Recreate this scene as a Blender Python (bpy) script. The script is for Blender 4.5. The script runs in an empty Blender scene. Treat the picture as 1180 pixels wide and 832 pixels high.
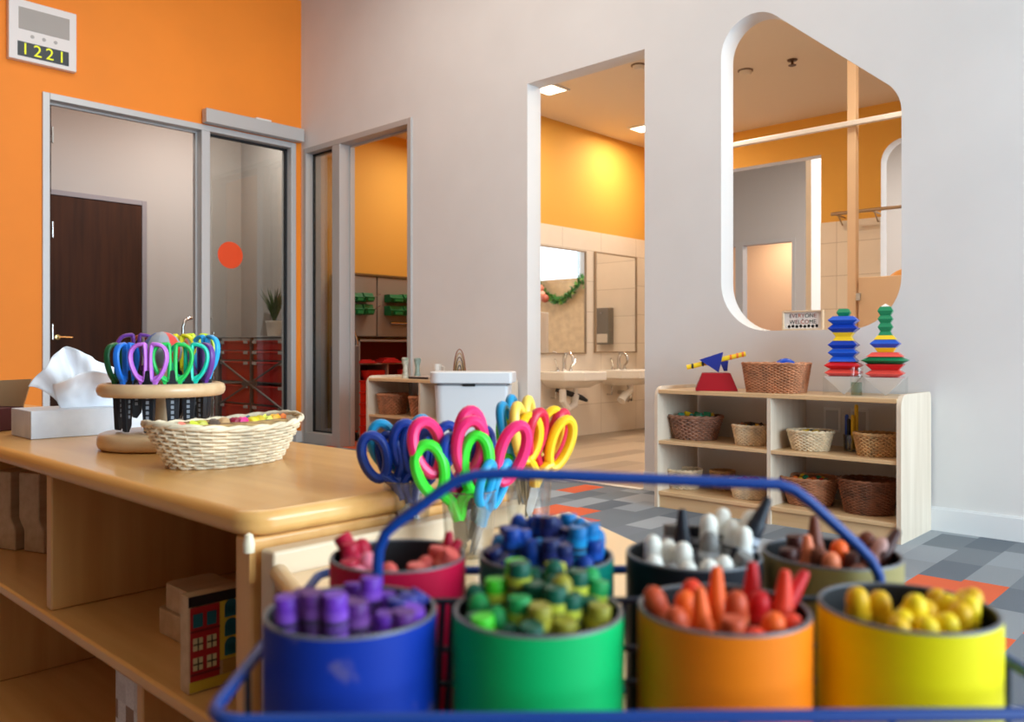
import bpy, bmesh, math, random
from mathutils import Matrix, Vector, Euler
random.seed(7)
SC = bpy.context.scene
COL = SC.collection
PI = math.pi
TH = math.radians(43.3)
SN, CS = math.sin(TH), math.cos(TH)
H = 0.87          # eye height
FPX = 954.0       # focal length in pixels of the 1180 px wide frame
HZ = 402.0        # horizon row

# ---------------------------------------------------------------- measuring helpers
def cam(lat, dep):            # (to the right, ahead) of the camera -> floor plan
    return (lat*CS - dep*SN, lat*SN + dep*CS)
def dirxy(px):
    u = (px-590)/FPX
    return (-SN + CS*u, CS + SN*u)
def onY(px, Y):               # x on the plane y = Y
    d = dirxy(px); return d[0]*Y/d[1]
def onX(px, X):               # y on the plane x = X
    d = dirxy(px); return d[1]*X/d[0]
def dep(x, y): return -x*SN + y*CS
def zat(py, d): return H - (py-HZ)*d/FPX

# ---------------------------------------------------------------- materials
MATS = {}
def lin(c):
    c = c/255.0
    return c/12.92 if c <= 0.04045 else ((c+0.055)/1.055)**2.4
def rgb(c): return (lin(c[0]), lin(c[1]), lin(c[2]), 1.0)
def mat(name, c, rough=0.5, metal=0.0, var=0.0, vscale=8.0, stretch=(1,1,1), bump=0.0, bscale=60.0, spec=0.5, coat=0.0, emit=0.0, c2=None, lo=0.3, hi=0.7):
    if name in MATS: return MATS[name]
    m = bpy.data.materials.new(name); m.use_nodes = True
    nt = m.node_tree; N = nt.nodes; L = nt.links
    b = N['Principled BSDF']
    b.inputs['Base Color'].default_value = rgb(c)
    b.inputs['Roughness'].default_value = rough
    b.inputs['Metallic'].default_value = metal
    b.inputs['Specular IOR Level'].default_value = spec
    b.inputs['Coat Weight'].default_value = coat
    if emit:
        b.inputs['Emission Color'].default_value = rgb(c); b.inputs['Emission Strength'].default_value = emit
    tc = None
    if var or bump:
        tc = N.new('ShaderNodeTexCoord'); mp = N.new('ShaderNodeMapping')
        mp.inputs['Scale'].default_value = stretch
        L.new(tc.outputs['Object'], mp.inputs['Vector'])
    if var:
        n = N.new('ShaderNodeTexNoise'); n.inputs['Scale'].default_value = vscale; n.inputs['Detail'].default_value = 5
        L.new(mp.outputs[0], n.inputs['Vector'])
        r = N.new('ShaderNodeMapRange'); r.inputs[1].default_value = lo; r.inputs[2].default_value = hi
        L.new(n.outputs['Fac'], r.inputs[0])
        mx = N.new('ShaderNodeMix'); mx.data_type = 'RGBA'
        a = c2 if c2 else tuple(max(0, v*(1-var)) for v in c)
        mx.inputs[6].default_value = rgb(a); mx.inputs[7].default_value = rgb(tuple(min(255, v*(1+var*0.35)) for v in c) if not c2 else c)
        L.new(r.outputs[0], mx.inputs[0]); L.new(mx.outputs[2], b.inputs['Base Color'])
    if bump:
        n2 = N.new('ShaderNodeTexNoise'); n2.inputs['Scale'].default_value = bscale; n2.inputs['Detail'].default_value = 3
        L.new(mp.outputs[0], n2.inputs['Vector'])
        bp = N.new('ShaderNodeBump'); bp.inputs['Strength'].default_value = bump; bp.inputs['Distance'].default_value = 0.004
        L.new(n2.outputs['Fac'], bp.inputs['Height']); L.new(bp.outputs[0], b.inputs['Normal'])
    MATS[name] = m
    return m
def wood(name, c, dark, axis=0, rough=0.35, scale=3.0, coat=0.15):
    if name in MATS: return MATS[name]
    st = [14, 14, 14]; st[axis] = 0.9
    m = mat(name, c, rough, var=0.2, vscale=scale, stretch=tuple(st), c2=dark, coat=coat)
    return m
def glass(name, tint=(235, 240, 238), gl=0.06, edge=0.5, rough=0.02):
    if name in MATS: return MATS[name]
    m = bpy.data.materials.new(name); m.use_nodes = True
    nt = m.node_tree; N = nt.nodes; L = nt.links; N.clear()
    o = N.new('ShaderNodeOutputMaterial'); mx = N.new('ShaderNodeMixShader')
    t = N.new('ShaderNodeBsdfTransparent'); t.inputs[0].default_value = rgb(tint)
    g = N.new('ShaderNodeBsdfGlossy'); g.inputs['Roughness'].default_value = rough
    lw = N.new('ShaderNodeLayerWeight'); lw.inputs[0].default_value = 0.35
    mr = N.new('ShaderNodeMapRange'); mr.inputs[3].default_value = gl; mr.inputs[4].default_value = edge
    L.new(lw.outputs['Facing'], mr.inputs[0]); L.new(mr.outputs[0], mx.inputs[0])
    L.new(t.outputs[0], mx.inputs[1]); L.new(g.outputs[0], mx.inputs[2]); L.new(mx.outputs[0], o.inputs[0])
    MATS[name] = m
    return m
def math_node(N, L, op, a, b=None):
    n = N.new('ShaderNodeMath'); n.operation = op
    for i, v in enumerate((a, b)):
        if v is None: continue
        if isinstance(v, (int, float)): n.inputs[i].default_value = v
        else: L.new(v, n.inputs[i])
    return n.outputs[0]
def tiles(name, sx, sy, stops, rough=0.9, axes=('X', 'Y'), grout=None, gw=0.02, bump=0.0, stagger=True):
    """rectangles sx by sy, each row offset at random, each rectangle its own colour from `stops`"""
    m = bpy.data.materials.new(name); m.use_nodes = True
    nt = m.node_tree; N = nt.nodes; L = nt.links; b = N['Principled BSDF']; b.inputs['Roughness'].default_value = rough
    tc = N.new('ShaderNodeTexCoord'); sp = N.new('ShaderNodeSeparateXYZ'); L.new(tc.outputs['Object'], sp.inputs[0])
    yy = math_node(N, L, 'DIVIDE', sp.outputs[axes[1]], sy); row = math_node(N, L, 'FLOOR', yy)
    wn = N.new('ShaderNodeTexWhiteNoise'); wn.noise_dimensions = '1D'; L.new(row, wn.inputs['W'])
    xx = math_node(N, L, 'DIVIDE', sp.outputs[axes[0]], sx)
    if stagger: xx = math_node(N, L, 'ADD', xx, wn.outputs['Value'])
    co = math_node(N, L, 'FLOOR', xx)
    cb = N.new('ShaderNodeCombineXYZ'); L.new(co, cb.inputs[0]); L.new(row, cb.inputs[1])
    w2 = N.new('ShaderNodeTexWhiteNoise'); w2.noise_dimensions = '2D'; L.new(cb.outputs[0], w2.inputs['Vector'])
    rp = N.new('ShaderNodeValToRGB'); rp.color_ramp.interpolation = 'CONSTANT'
    el = rp.color_ramp.elements
    el[0].position = 0; el[0].color = rgb(stops[0][1]); el[1].position = stops[1][0]; el[1].color = rgb(stops[1][1])
    for p, c in stops[2:]:
        e = el.new(p); e.color = rgb(c)
    L.new(w2.outputs['Value'], rp.inputs[0])
    out = rp.outputs[0]
    ns = N.new('ShaderNodeTexNoise'); ns.inputs['Scale'].default_value = 260 if not grout else 6; ns.inputs['Detail'].default_value = 2
    L.new(tc.outputs['Object'], ns.inputs['Vector'])
    mr = N.new('ShaderNodeMapRange'); mr.inputs[3].default_value = 0.72 if not grout else 0.94; mr.inputs[4].default_value = 1.2 if not grout else 1.03
    L.new(ns.outputs['Fac'], mr.inputs[0])
    mu = N.new('ShaderNodeMix'); mu.data_type = 'RGBA'; mu.blend_type = 'MULTIPLY'; mu.inputs[0].default_value = 1
    L.new(out, mu.inputs[6]); L.new(mr.outputs[0], mu.inputs[7]); out = mu.outputs[2]
    if grout:
        fx = math_node(N, L, 'FRACT', xx); fy = math_node(N, L, 'FRACT', yy)
        g1 = math_node(N, L, 'LESS_THAN', fx, gw*sy/sx); g2 = math_node(N, L, 'LESS_THAN', fy, gw)
        g = math_node(N, L, 'MAXIMUM', g1, g2)
        mx = N.new('ShaderNodeMix'); mx.data_type = 'RGBA'; L.new(g, mx.inputs[0]); L.new(out, mx.inputs[6]); mx.inputs[7].default_value = rgb(grout)
        out = mx.outputs[2]
    L.new(out, b.inputs['Base Color'])
    MATS[name] = m
    return m

# ---------------------------------------------------------------- mesh builder
class MB:
    def __init__(s): s.v = []; s.f = []; s.m = []
    def add(s, vs, fs, m=0, M=None):
        o = len(s.v)
        s.v += [tuple(M @ Vector(p)) if M else tuple(p) for p in vs]
        s.f += [tuple(i+o for i in f) for f in fs]; s.m += [m]*len(fs)
        return s
    def box(s, x0, x1, y0, y1, z0, z1, m=0, M=None):
        v = [(x, y, z) for z in (z0, z1) for y in (y0, y1) for x in (x0, x1)]
        f = [(0,2,3,1), (4,5,7,6), (0,1,5,4), (2,6,7,3), (0,4,6,2), (1,3,7,5)]
        return s.add(v, f, m, M)
    def prism(s, poly, z0, z1, m=0, M=None):
        n = len(poly)
        v = [(p[0], p[1], z0) for p in poly]+[(p[0], p[1], z1) for p in poly]
        f = [tuple(range(n-1, -1, -1)), tuple(range(n, 2*n))]+[(i, (i+1) % n, n+(i+1) % n, n+i) for i in range(n)]
        return s.add(v, f, m, M)
    def lathe(s, prof, n=24, m=0, M=None, sq=None, cap=True, mids=None):
        v = []; f = []
        for r, z in prof:
            for k in range(n):
                a = 2*PI*k/n; v.append((r*math.cos(a), r*math.sin(a), z))
        k0 = len(s.f)
        for i in range(len(prof)-1):
            for k in range(n):
                k2 = (k+1) % n
                f.append((i*n+k, i*n+k2, (i+1)*n+k2, (i+1)*n+k))
        if cap:
            if prof[0][0] > 1e-5: f.append(tuple(range(n-1, -1, -1)))
            if prof[-1][0] > 1e-5: f.append(tuple((len(prof)-1)*n+k for k in range(n)))
        s.add(v, f, m, M)
        if mids:
            for i, mm in enumerate(mids):
                for k in range(n): s.m[k0+i*n+k] = mm
        return s
    def frusta(s, prof, m=0, M=None, mids=None, rot=PI/4):   # square sections (full width, z)
        return s.lathe([(w/math.sqrt(2), z) for w, z in prof], 4, m, (M or Matrix())@Matrix.Rotation(rot, 4, 'Z'), mids=mids)
    def tube(s, path, r, n=8, closed=False, m=0, M=None, flat=1.0, up=None):
        P = [Vector(p) for p in path]; N = len(P); v = []; f = []
        rr = r if isinstance(r, (list, tuple)) else [r]*N
        prev = None
        for i in range(N):
            if closed: t = P[(i+1) % N]-P[i-1]
            else: t = P[min(i+1, N-1)]-P[max(i-1, 0)]
            if t.length < 1e-9: t = Vector((0, 0, 1))
            t.normalize()
            ref = Vector(up) if up else (prev if prev is not None else (Vector((0, 0, 1)) if abs(t.z) < 0.9 else Vector((1, 0, 0))))
            a = ref - t*ref.dot(t)
            if a.length < 1e-6: a = t.orthogonal()
            a.normalize(); b = t.cross(a)
            prev = a
            for k in range(n):
                q = 2*PI*k/n
                v.append(tuple(P[i]+a*(math.cos(q)*rr[i]*flat)+b*(math.sin(q)*rr[i])))
        for i in range(N if closed else N-1):
            j = (i+1) % N
            for k in range(n):
                k2 = (k+1) % n
                f.append((i*n+k, i*n+k2, j*n+k2, j*n+k))
        if not closed:
            f.append(tuple(range(n-1, -1, -1))); f.append(tuple((N-1)*n+k for k in range(n)))
        return s.add(v, f, m, M)
    def sphere(s, c, r, n=12, m=0, sc=(1, 1, 1), M=None):
        T = Matrix.Translation(c) @ Matrix.Diagonal((sc[0], sc[1], sc[2], 1))
        pr = [(r*math.sin(PI*i/n), -r*math.cos(PI*i/n)) for i in range(n+1)]
        pr[0] = (1e-6, -r); pr[-1] = (1e-6, r)
        return s.lathe(pr, n*2 if n < 9 else n+6, m, (M @ T) if M else T, cap=False)
    def build(s, name, mats, parent=None, loc=None, bevel=0.0, seg=2, angle=40, rot=None):
        me = bpy.data.meshes.new(name)
        me.from_pydata(s.v, [], s.f)
        if not isinstance(mats, (list, tuple)): mats = [mats]
        for q in mats: me.materials.append(q)
        for p, mi in zip(me.polygons, s.m): p.material_index = mi
        bm = bmesh.new(); bm.from_mesh(me); bmesh.ops.recalc_face_normals(bm, faces=bm.faces); bm.to_mesh(me); bm.free()
        me.polygons.foreach_set('use_smooth', [True]*len(me.polygons))
        me.set_sharp_from_angle(angle=math.radians(angle))
        o = bpy.data.objects.new(name, me); COL.objects.link(o)
        if parent: o.parent = parent
        if loc: o.location = loc
        if rot: o.rotation_euler = rot
        if bevel:
            b = o.modifiers.new('bevel', 'BEVEL'); b.width = bevel; b.segments = seg; b.limit_method = 'ANGLE'; b.angle_limit = math.radians(40)
            b.harden_normals = True
        return o
def tag(o, label, cat, group=None, kind=None):
    o['label'] = label; o['category'] = cat
    if group: o['group'] = group
    if kind: o['kind'] = kind
    return o
def thing(name, label, cat, loc=(0, 0, 0), rz=0, group=None):
    o = bpy.data.objects.new(name, None); COL.objects.link(o); o.empty_display_size = 0.05
    o.location = loc; o.rotation_euler = (0, 0, rz)
    return tag(o, label, cat, group)
def struct(o, label=None, cat=None):
    o['kind'] = 'structure'
    if label: o['label'] = label
    if cat: o['category'] = cat
    return o
def dup(root, loc, rot=(0, 0, 0), label=None, group=None, scale=None):
    r = root.copy(); COL.objects.link(r); r.location = loc; r.rotation_euler = rot
    if scale: r.scale = scale
    if label: r['label'] = label
    if group: r['group'] = group
    for ch in list(root.children):
        c = ch.copy(); COL.objects.link(c); c.parent = r
        for g in ch.children:
            e = g.copy(); COL.objects.link(e); e.parent = c
    return r
def txt(name, body, size, m, parent, M, ext=0.0006, align='CENTER', mats=None, space=1.0):
    cu = bpy.data.curves.new(name, 'FONT'); cu.body = body; cu.size = size; cu.extrude = ext; cu.align_x = align; cu.align_y = 'CENTER'
    cu.space_character = space
    for q in (mats or [m]): cu.materials.append(q)
    if mats:
        for i, ch in enumerate(cu.body_format): ch.material_index = i % len(mats)
    q = bpy.data.objects.new(name, cu); COL.objects.link(q); bpy.context.view_layer.update()
    me = bpy.data.meshes.new_from_object(q.evaluated_get(bpy.context.evaluated_depsgraph_get()))
    bpy.data.objects.remove(q, do_unlink=True)
    o = bpy.data.objects.new(name, me); COL.objects.link(o); o.parent = parent; o.matrix_local = M
    return o
def cut(o, cutters):                       # openings in a wall
    for c in cutters:
        b = o.modifiers.new('opening', 'BOOLEAN'); b.object = c; b.operation = 'DIFFERENCE'; b.solver = 'EXACT'; b.material_mode = 'TRANSFER'
    bpy.context.view_layer.update()
    dg = bpy.context.evaluated_depsgraph_get()
    me = bpy.data.meshes.new_from_object(o.evaluated_get(dg))
    o.modifiers.clear(); o.data = me
    me.polygons.foreach_set('use_smooth', [True]*len(me.polygons)); me.set_sharp_from_angle(angle=math.radians(30))
    for c in cutters: bpy.data.objects.remove(c, do_unlink=True)
    return o
ORD = ['first', 'second', 'third', 'fourth', 'fifth', 'sixth', 'seventh', 'eighth', 'ninth', 'tenth']
def FRAME(ox, ux, uy, uz):                 # matrix from an origin and three axes
    return Matrix(((ux[0], uy[0], uz[0], ox[0]), (ux[1], uy[1], uz[1], ox[1]), (ux[2], uy[2], uz[2], ox[2]), (0, 0, 0, 1)))

# ---------------------------------------------------------------- colours
M_white = mat('white_wall_paint', (224, 221, 218), 0.75, var=0.02, vscale=2)
M_orange = mat('orange_wall_paint', (250, 140, 30), 0.65, var=0.03, vscale=1.5)
M_yellow = mat('amber_wall_paint', (226, 168, 70), 0.75)
M_taupe = mat('taupe_wall_paint', (180, 174, 168), 0.8)
M_hall = mat('hall_grey_paint', (154, 149, 144), 0.85)
M_ceil = mat('ceiling_paint', (225, 210, 190), 0.9)
M_alu = mat('brushed_aluminium', (200, 198, 196), 0.4, metal=0.25)
M_alu_d = mat('satin_grey_frame', (182, 178, 174), 0.5, metal=0.15)
M_steel = mat('polished_steel', (215, 212, 208), 0.18, metal=1.0)
M_black = mat('black_rubber', (18, 18, 20), 0.6)
M_glass = glass('clear_pane', (232, 234, 232), 0.05, 0.22)
M_mirror = mat('mirror_silver', (240, 240, 240), 0.02, metal=1.0)
M_tile = tiles('cream_wall_tile', 0.62, 0.31, [(0, (232, 218, 200)), (0.5, (228, 214, 196))], 0.35, ('Y', 'Z'), (196, 180, 160), 0.02, stagger=False)
M_tile2 = tiles('cream_wall_tile_back', 0.62, 0.31, [(0, (232, 218, 200)), (0.5, (228, 214, 196))], 0.35, ('X', 'Z'), (196, 180, 160), 0.02, stagger=False)
M_carpet = tiles('carpet_tile', 0.30, 0.15, [(0, (112, 119, 126)), (0.2, (134, 139, 144)), (0.42, (154, 159, 164)), (0.6, (98, 105, 114)), (0.70, (142, 148, 154)), (0.82, (212, 92, 50)), (0.93, (116, 122, 130))], 0.95, ('Y', 'X'))
M_maple = wood('maple_veneer', (234, 180, 108), (218, 158, 86), 0, 0.3, 2.0)
M_maple_y = wood('maple_veneer_across', (224, 178, 120), (208, 158, 98), 1, 0.3, 2.0)
M_maple_z = wood('maple_veneer_upright', (226, 172, 104), (208, 148, 80), 2, 0.35, 2.0)
M_birch = wood('pale_birch', (226, 208, 186), (212, 192, 168), 2, 0.45, 2.0)
M_birch_t = wood('birch_shelf', (226, 192, 148), (214, 176, 128), 0, 0.4, 2.0)
M_block = wood('bare_beech_block', (206, 172, 130), (186, 150, 108), 1, 0.6, 4.0, 0)
M_porc = mat('glazed_porcelain', (240, 234, 224), 0.15)
# ================================================================ THE SETTING
YW, YB = 4.29, 4.43            # white wall, near and far face
XO = -6.756                    # orange wall
XS = -5.17                     # wall of sinks
YR = 7.72                      # far wall of the washroom
ZC = 3.08
def wallbox(name, m, x0, x1, y0, y1, z0, z1):
    return struct(MB().box(x0, x1, y0, y1, z0, z1).build(name, m))
def cutter(x0, x1, y0, y1, z0, z1): return MB().box(x0, x1, y0, y1, z0, z1).build('cutter', M_white)
def roundpoly(pts, rad, n=12):
    out = []; N = len(pts)
    for i in range(N):
        p = Vector(pts[i]); a = Vector(pts[i-1])-p; b = Vector(pts[(i+1) % N])-p
        a.normalize(); b.normalize(); ang = a.angle(b); r = rad[i]
        t = r/math.tan(ang/2); c = p+(a+b).normalized()*(r/math.sin(ang/2))
        s = p+a*t-c; e = p+b*t-c; tot = s.angle(e)
        sgn = 1 if s.x*e.y-s.y*e.x > 0 else -1
        for k in range(n+1):
            q = sgn*tot*k/n
            out.append((c.x+s.x*math.cos(q)-s.y*math.sin(q), c.y+s.x*math.sin(q)+s.y*math.cos(q)))
    return out
RX = Matrix.Rotation(PI/2, 4, 'X')            # (x, y, z) -> (x, -z, y)
def window_cutter(dx, y0, y1):
    poly = roundpoly([(-2.39+dx, .97), (-1.4025+dx, .97), (-1.4025+dx, 2.134), (-2.39+dx, 2.98)], [.28, .26, .2, .2])
    return MB().prism(poly, -y1, -y0, 0, RX).build('cutter', M_white)

wallbox('floor', M_carpet, XO, 4.6, -8.5, YW, -0.1, 0)
wallbox('ceiling', M_ceil, XO-.14, 4.6, -8.5, YB, 4.13, 4.25)
o = wallbox('wall_left', M_orange, XO-.14, XO, -8.5, YW, -0.1, 4.13); cut(o, [cutter(XO-.3, XO+.2, 2.08, 4.225, -0.2, 2.78)])
o = wallbox('wall_back', M_white, XO-.14, 4.6, YW, YB, -0.1, 4.13)
cut(o, [cutter(-6.70, -5.143, 4, 5, -0.2, 2.73), cutter(-3.895, -2.915, 4, 5, -.2, 2.725), window_cutter(0, 4, 5)])
o = wallbox('wall_right', M_white, 4.6, 4.75, -8.5, YB, -0.1, 4.13); cut(o, [cutter(4.3, 5, -.2, 3.9, .5, 3.6)])
o = wallbox('wall_front', M_taupe, XO-.14, 4.75, -8.65, -8.5, -0.1, 4.13)
# daylight windows behind the viewer
fr = MB()
for y in (-.2, 1.15, 2.5, 3.85): fr.box(4.62, 4.70, y, y+.05, .5, 3.6)
for z in (.5, 3.55): fr.box(4.62, 4.70, -.2, 3.9, z, z+.05)
w = struct(fr.build('window_1', M_alu), 'wide aluminium framed window in the side wall letting in daylight', 'window')
struct(MB().box(4.65, 4.66, -.15, 3.85, .55, 3.55).build('pane', M_glass, w))
# baseboards
M_base = mat('white_baseboard', (228, 228, 228), 0.5)
bb = MB()
for x0, x1 in ((-5.12, -3.895), (-2.915, 4.6)): bb.box(x0, x1, YW-.014, YW-.001, 0, .105).box(x0, x1, YW-.009, YW-.001, .105, .113)
struct(bb.build('baseboard_back', M_base))
struct(MB().box(XO+.001, XO+.014, 4.225, YW-.001, 0, .105).build('baseboard_left', M_base))
struct(MB().box(-3.895, -2.915, YW-.05, YW+.005, 0, .008).build('trim_1', mat('threshold_strip', (232, 224, 212), .4), bevel=.003), 'pale threshold strip between carpet and washroom floor', 'threshold')

# hallway behind the orange wall
wallbox('floor_hall', mat('hall_floor', (120, 108, 98), .6, var=.1), -9.0, XO, .9, 4.95, -.1, 0)
wallbox('wall_hall_far', M_hall, -9.0, -8.9, .9, 4.95, 0, 3.6)
wallbox('wall_hall_end', M_hall, -8.9, XO-.144, 4.85, 4.95, 0, 3.6)
wallbox('wall_hall_near', M_hall, -8.9, XO-.144, .9, 1.0, 0, 3.6)
wallbox('ceiling_hall', M_ceil, -9.0, XO-.144, .9, 4.95, 3.6, 3.7)
# store room behind the white wall's door
M_floor_o = mat('orange_carpet', (196, 84, 40), .95, var=.2, vscale=40)
wallbox('floor_store', M_floor_o, -6.80, XS-.06, YW, 7.72, -.1, 0)
wallbox('wall_store_left', M_yellow, -6.90, -6.80, YB, 7.72, 0, ZC)
struct(MB().box(-6.7999, -6.785, onX(368, -6.79), onX(377, -6.79), 0, ZC).build('trim_4', mat('beige_strip', (222, 190, 152), .6)), 'beige upright strip on the amber wall behind the sidelight', 'trim')
# washroom
M_wfloor = tiles('washroom_plank', 1.2, .18, [(0, (168, 146, 122)), (0.3, (180, 158, 132)), (0.6, (156, 136, 114)), (0.8, (174, 150, 124))], .45, ('Y', 'X'), (140, 122, 104), .012)
wallbox('floor_washroom', M_wfloor, XS-.06, .5, YW, YR, -.1, 0)
wallbox('ceiling_washroom', M_ceil, -6.9, .5, YB, YR+.14, ZC, ZC+.1)
wallbox('wall_sinks', M_yellow, XS-.06, XS-.012, YB, YR, 0, ZC)
struct(MB().box(XS-.0119, XS, YB, YR, 0, 2.06).build('trim_2', M_tile), 'cream tile wainscot below the amber wall over the sinks', 'wainscot')
wallbox('wall_washroom_right', M_tile, .5, .6, YB, YR, 0, ZC)
o = wallbox('wall_washroom_back', M_yellow, XS-1.7, 2.6, YR, YR+.14, 0, ZC)
T = struct(MB().box(XS, .5, YR-.012, YR-.0001, 0, 2.06).build('trim_3', M_tile2), 'cream tile wainscot on the far washroom wall', 'wainscot')
cut(o, [cutter(-4.24, -3.25, 7, 9, -.2, 2.71), window_cutter(-.31, 7, 9)])
cut(T, [cutter(-4.24, -3.25, 7, 9, -.2, 2.71), window_cutter(-.31, 7, 9)])
# the twin classroom beyond the washroom
wallbox('floor_classroom', M_carpet, -8.5, 2.6, YR, 13.3, -.11, -.001)
wallbox('ceiling_classroom', M_ceil, -8.5, 2.6, YR+.14, 13.4, 4.13, 4.2)
wallbox('wall_classroom_upper', M_white, XS-1.7, 2.6, YR+.0001, YR+.14, ZC+.1, 4.13)
o = wallbox('wall_classroom_far', M_taupe, -8.6, 2.6, 13.3, 13.42, 0, 4.13); cut(o, [cutter(-7.55, -6.03, 13, 14, -.2, 2.73), cutter(.3, 2.4, 13, 14, 1.4, 3.5)])
wallbox('wall_classroom_left', M_taupe, -8.6, -8.5, YR, 13.3, 0, 4.13)
wallbox('wall_classroom_right', M_white, 2.6, 2.7, YR, 13.4, 0, 4.13)
wallbox('wall_partition', M_white, -3.86, -3.8, 8.77, 9.4, 0, 4.13)
w = struct(MB().box(.3, 2.4, 13.32, 13.38, 1.4, 1.45).box(.3, 2.4, 13.32, 13.38, 3.45, 3.5).box(.3, .35, 13.32, 13.38, 1.4, 3.5).box(2.35, 2.4, 13.32, 13.38, 1.4, 3.5).build('window_2', M_alu), 'far classroom window seen in the washroom mirror', 'window')
struct(MB().box(.35, 2.35, 13.345, 13.355, 1.45, 3.45).build('pane', M_glass, w))
# corridor beyond the far door
M_beige = mat('warm_beige_paint', (232, 196, 160), .8)
wallbox('wall_corridor_far', M_beige, -9.5, -5.0, 15.2, 15.3, 0, 3.2)
wallbox('floor_corridor', M_floor_o, -9.5, -5.0, 13.42, 15.3, -.1, 0)
wallbox('ceiling_corridor', M_ceil, -9.5, -5.0, 13.43, 15.3, 3.2, 3.3)
wallbox('wall_corridor_left', M_yellow, -9.6, -9.5, 13.42, 15.3, 0, 3.2)

def frame_y(x0, x1, z1, y0, y1, w, mull=(), sill=()):         # door frame in a wall of constant y
    b = MB().box(x0, x0+w, y0, y1, 0, z1).box(x1-w, x1, y0, y1, 0, z1).box(x0+w, x1-w, y0, y1, z1-w, z1)
    for a, c in mull: b.box(a, c, y0, y1, 0, z1-w)
    for a, c in sill: b.box(a, c, y0, y1, 0, .1)
    return b
def frame_x(y0, y1, z1, x0, x1, w, mull=(), sill=()):
    b = MB().box(x0, x1, y0, y0+w, 0, z1).box(x0, x1, y1-w, y1, 0, z1).box(x0, x1, y0+w, y1-w, z1-w, z1)
    for a, c in mull: b.box(x0, x1, a, c, 0, z1-w)
    for a, c in sill: b.box(x0, x1, a, c, 0, .1)
    return b
# door_1: orange wall, open doorway with a glass sidelight
d1 = struct(thing('door_1', 'aluminium doorway and glass sidelight in the orange wall', 'door'))
f = frame_x(2.08, 4.225, 2.78, XO-.15, XO+.018, .05, [(3.31, 3.385)], [(3.385, 4.175)])
struct(f.build('frame', M_alu, d1, bevel=.004))
st = frame_x(2.13, 3.31, 2.73, XO-.10, XO-.07, .014)
struct(st.build('door_stop', M_alu_d, d1))
struct(MB().box(XO-.075, XO-.067, 3.385, 4.175, .1, 2.73).build('pane', M_glass, d1))
gk = MB()
for s in (XO-.066, XO-.084):
    gk.box(s, s+.009, 3.385, 3.397, .1, 2.73).box(s, s+.009, 4.155, 4.175, .1, 2.73).box(s, s+.009, 3.385, 4.175, 2.712, 2.73).box(s, s+.009, 3.385, 4.175, .1, .112)
struct(gk.build('gasket', M_black, d1))
yc, dc_ = onX(265.5, XO-.066), 7.2
dc_ = dep(XO-.066, yc)
st = MB().lathe([(.118, -.001), (.118, .001)], 40, 0, Matrix.Translation((XO-.0655, yc, zat(294, dc_))) @ Matrix.Rotation(PI/2, 4, 'Y')).build('round_sticker', mat('orange_vinyl', (234, 72, 8), .5), d1)
st['label'] = 'round orange safety sticker on the glass'; st['kind'] = 'structure'
leaf = struct(MB().box(XO-1.22, XO-.12, 2.135, 2.18, .01, 2.72).build('door_leaf', wood('dark_walnut_door', (58, 30, 14), (42, 21, 9), 2, .6, 1.5, 0), d1))
for z in (.25, 1.0, 1.78, 2.5):
    h = MB().box(XO-.115, XO-.02, 2.131, 2.138, z-.055, z+.055)
    h.lathe([(.008, z-.06), (.008, z+.06)], 10, 0, Matrix.Translation((XO-.115, 2.19, 0)))
    struct(h.build('hinge', M_steel, d1))
hb = thing('door_operator', 'long grey door operator housing above the glass sidelight', 'door operator')
MB().box(XO+.02, XO+.10, 3.31, 4.262, 2.785, 2.905).build('housing', mat('operator_cover', (190, 186, 182), .45, metal=.2), hb, bevel=.006)
MB().box(XO+.03, XO+.085, 3.78, 3.93, 2.905, 2.922).build('sensor', mat('operator_tab', (226, 222, 216), .5), hb, bevel=.003)
# door_2: white wall, open doorway with narrow sidelight
d2 = struct(thing('door_2', 'grey framed doorway with narrow sidelight in the white wall', 'door'))
struct(frame_y(-6.70, -5.143, 2.73, YW-.016, YB+.01, .048, [(-6.235, -6.12)], [(-6.652, -6.235)]).build('frame', M_alu_d, d2, bevel=.004))
struct(frame_y(-6.12, -5.191, 2.682, YB-.05, YB-.02, .014).build('door_stop', M_alu_d, d2))
struct(MB().box(-6.652, -6.235, YW+.066, YW+.074, .1, 2.682).build('pane', M_glass, d2))
gk = MB()
for s in (YW+.058, YW+.075): gk.box(-6.652, -6.64, s, s+.007, .1, 2.682).box(-6.247, -6.235, s, s+.007, .1, 2.682).box(-6.652, -6.235, s, s+.007, 2.67, 2.682).box(-6.652, -6.235, s, s+.007, .1, .112)
struct(gk.build('gasket', M_black, d2))
# door_3: brown door at the far side of the hall
MATS['dark_walnut_door'].node_tree.nodes['Principled BSDF'].inputs['Specular IOR Level'].default_value = .15
d3 = struct(thing('door_3', 'dark brown wooden door in grey frame across the hall', 'door'))
y1 = onX(168, -8.9)
struct(frame_x(2.62, y1, 2.44, -8.91, -8.87, .05).build('frame', mat('hall_door_frame', (120, 116, 120), .5), d3, bevel=.003))
struct(MB().box(-8.905, -8.88, 2.672, y1-.052, .01, 2.388).build('door_leaf', MATS['dark_walnut_door'], d3))
yh = onX(71, -8.86)
hd = MB().lathe([(.026, 0), (.026, .01), (.01, .012), (.01, .05)], 16, 0, Matrix.Translation((-8.88, yh-.03, .985)) @ Matrix.Rotation(PI/2, 4, 'Y'))
hd.tube([(-8.83, yh-.03, .985), (-8.828, yh+.03, .985), (-8.83, yh+.09, .982)], .009)
o = struct(hd.build('door_handle', mat('brass_lever', (220, 190, 130), .25, metal=1), d3)); o['label'] = 'brass lever handle'
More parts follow.
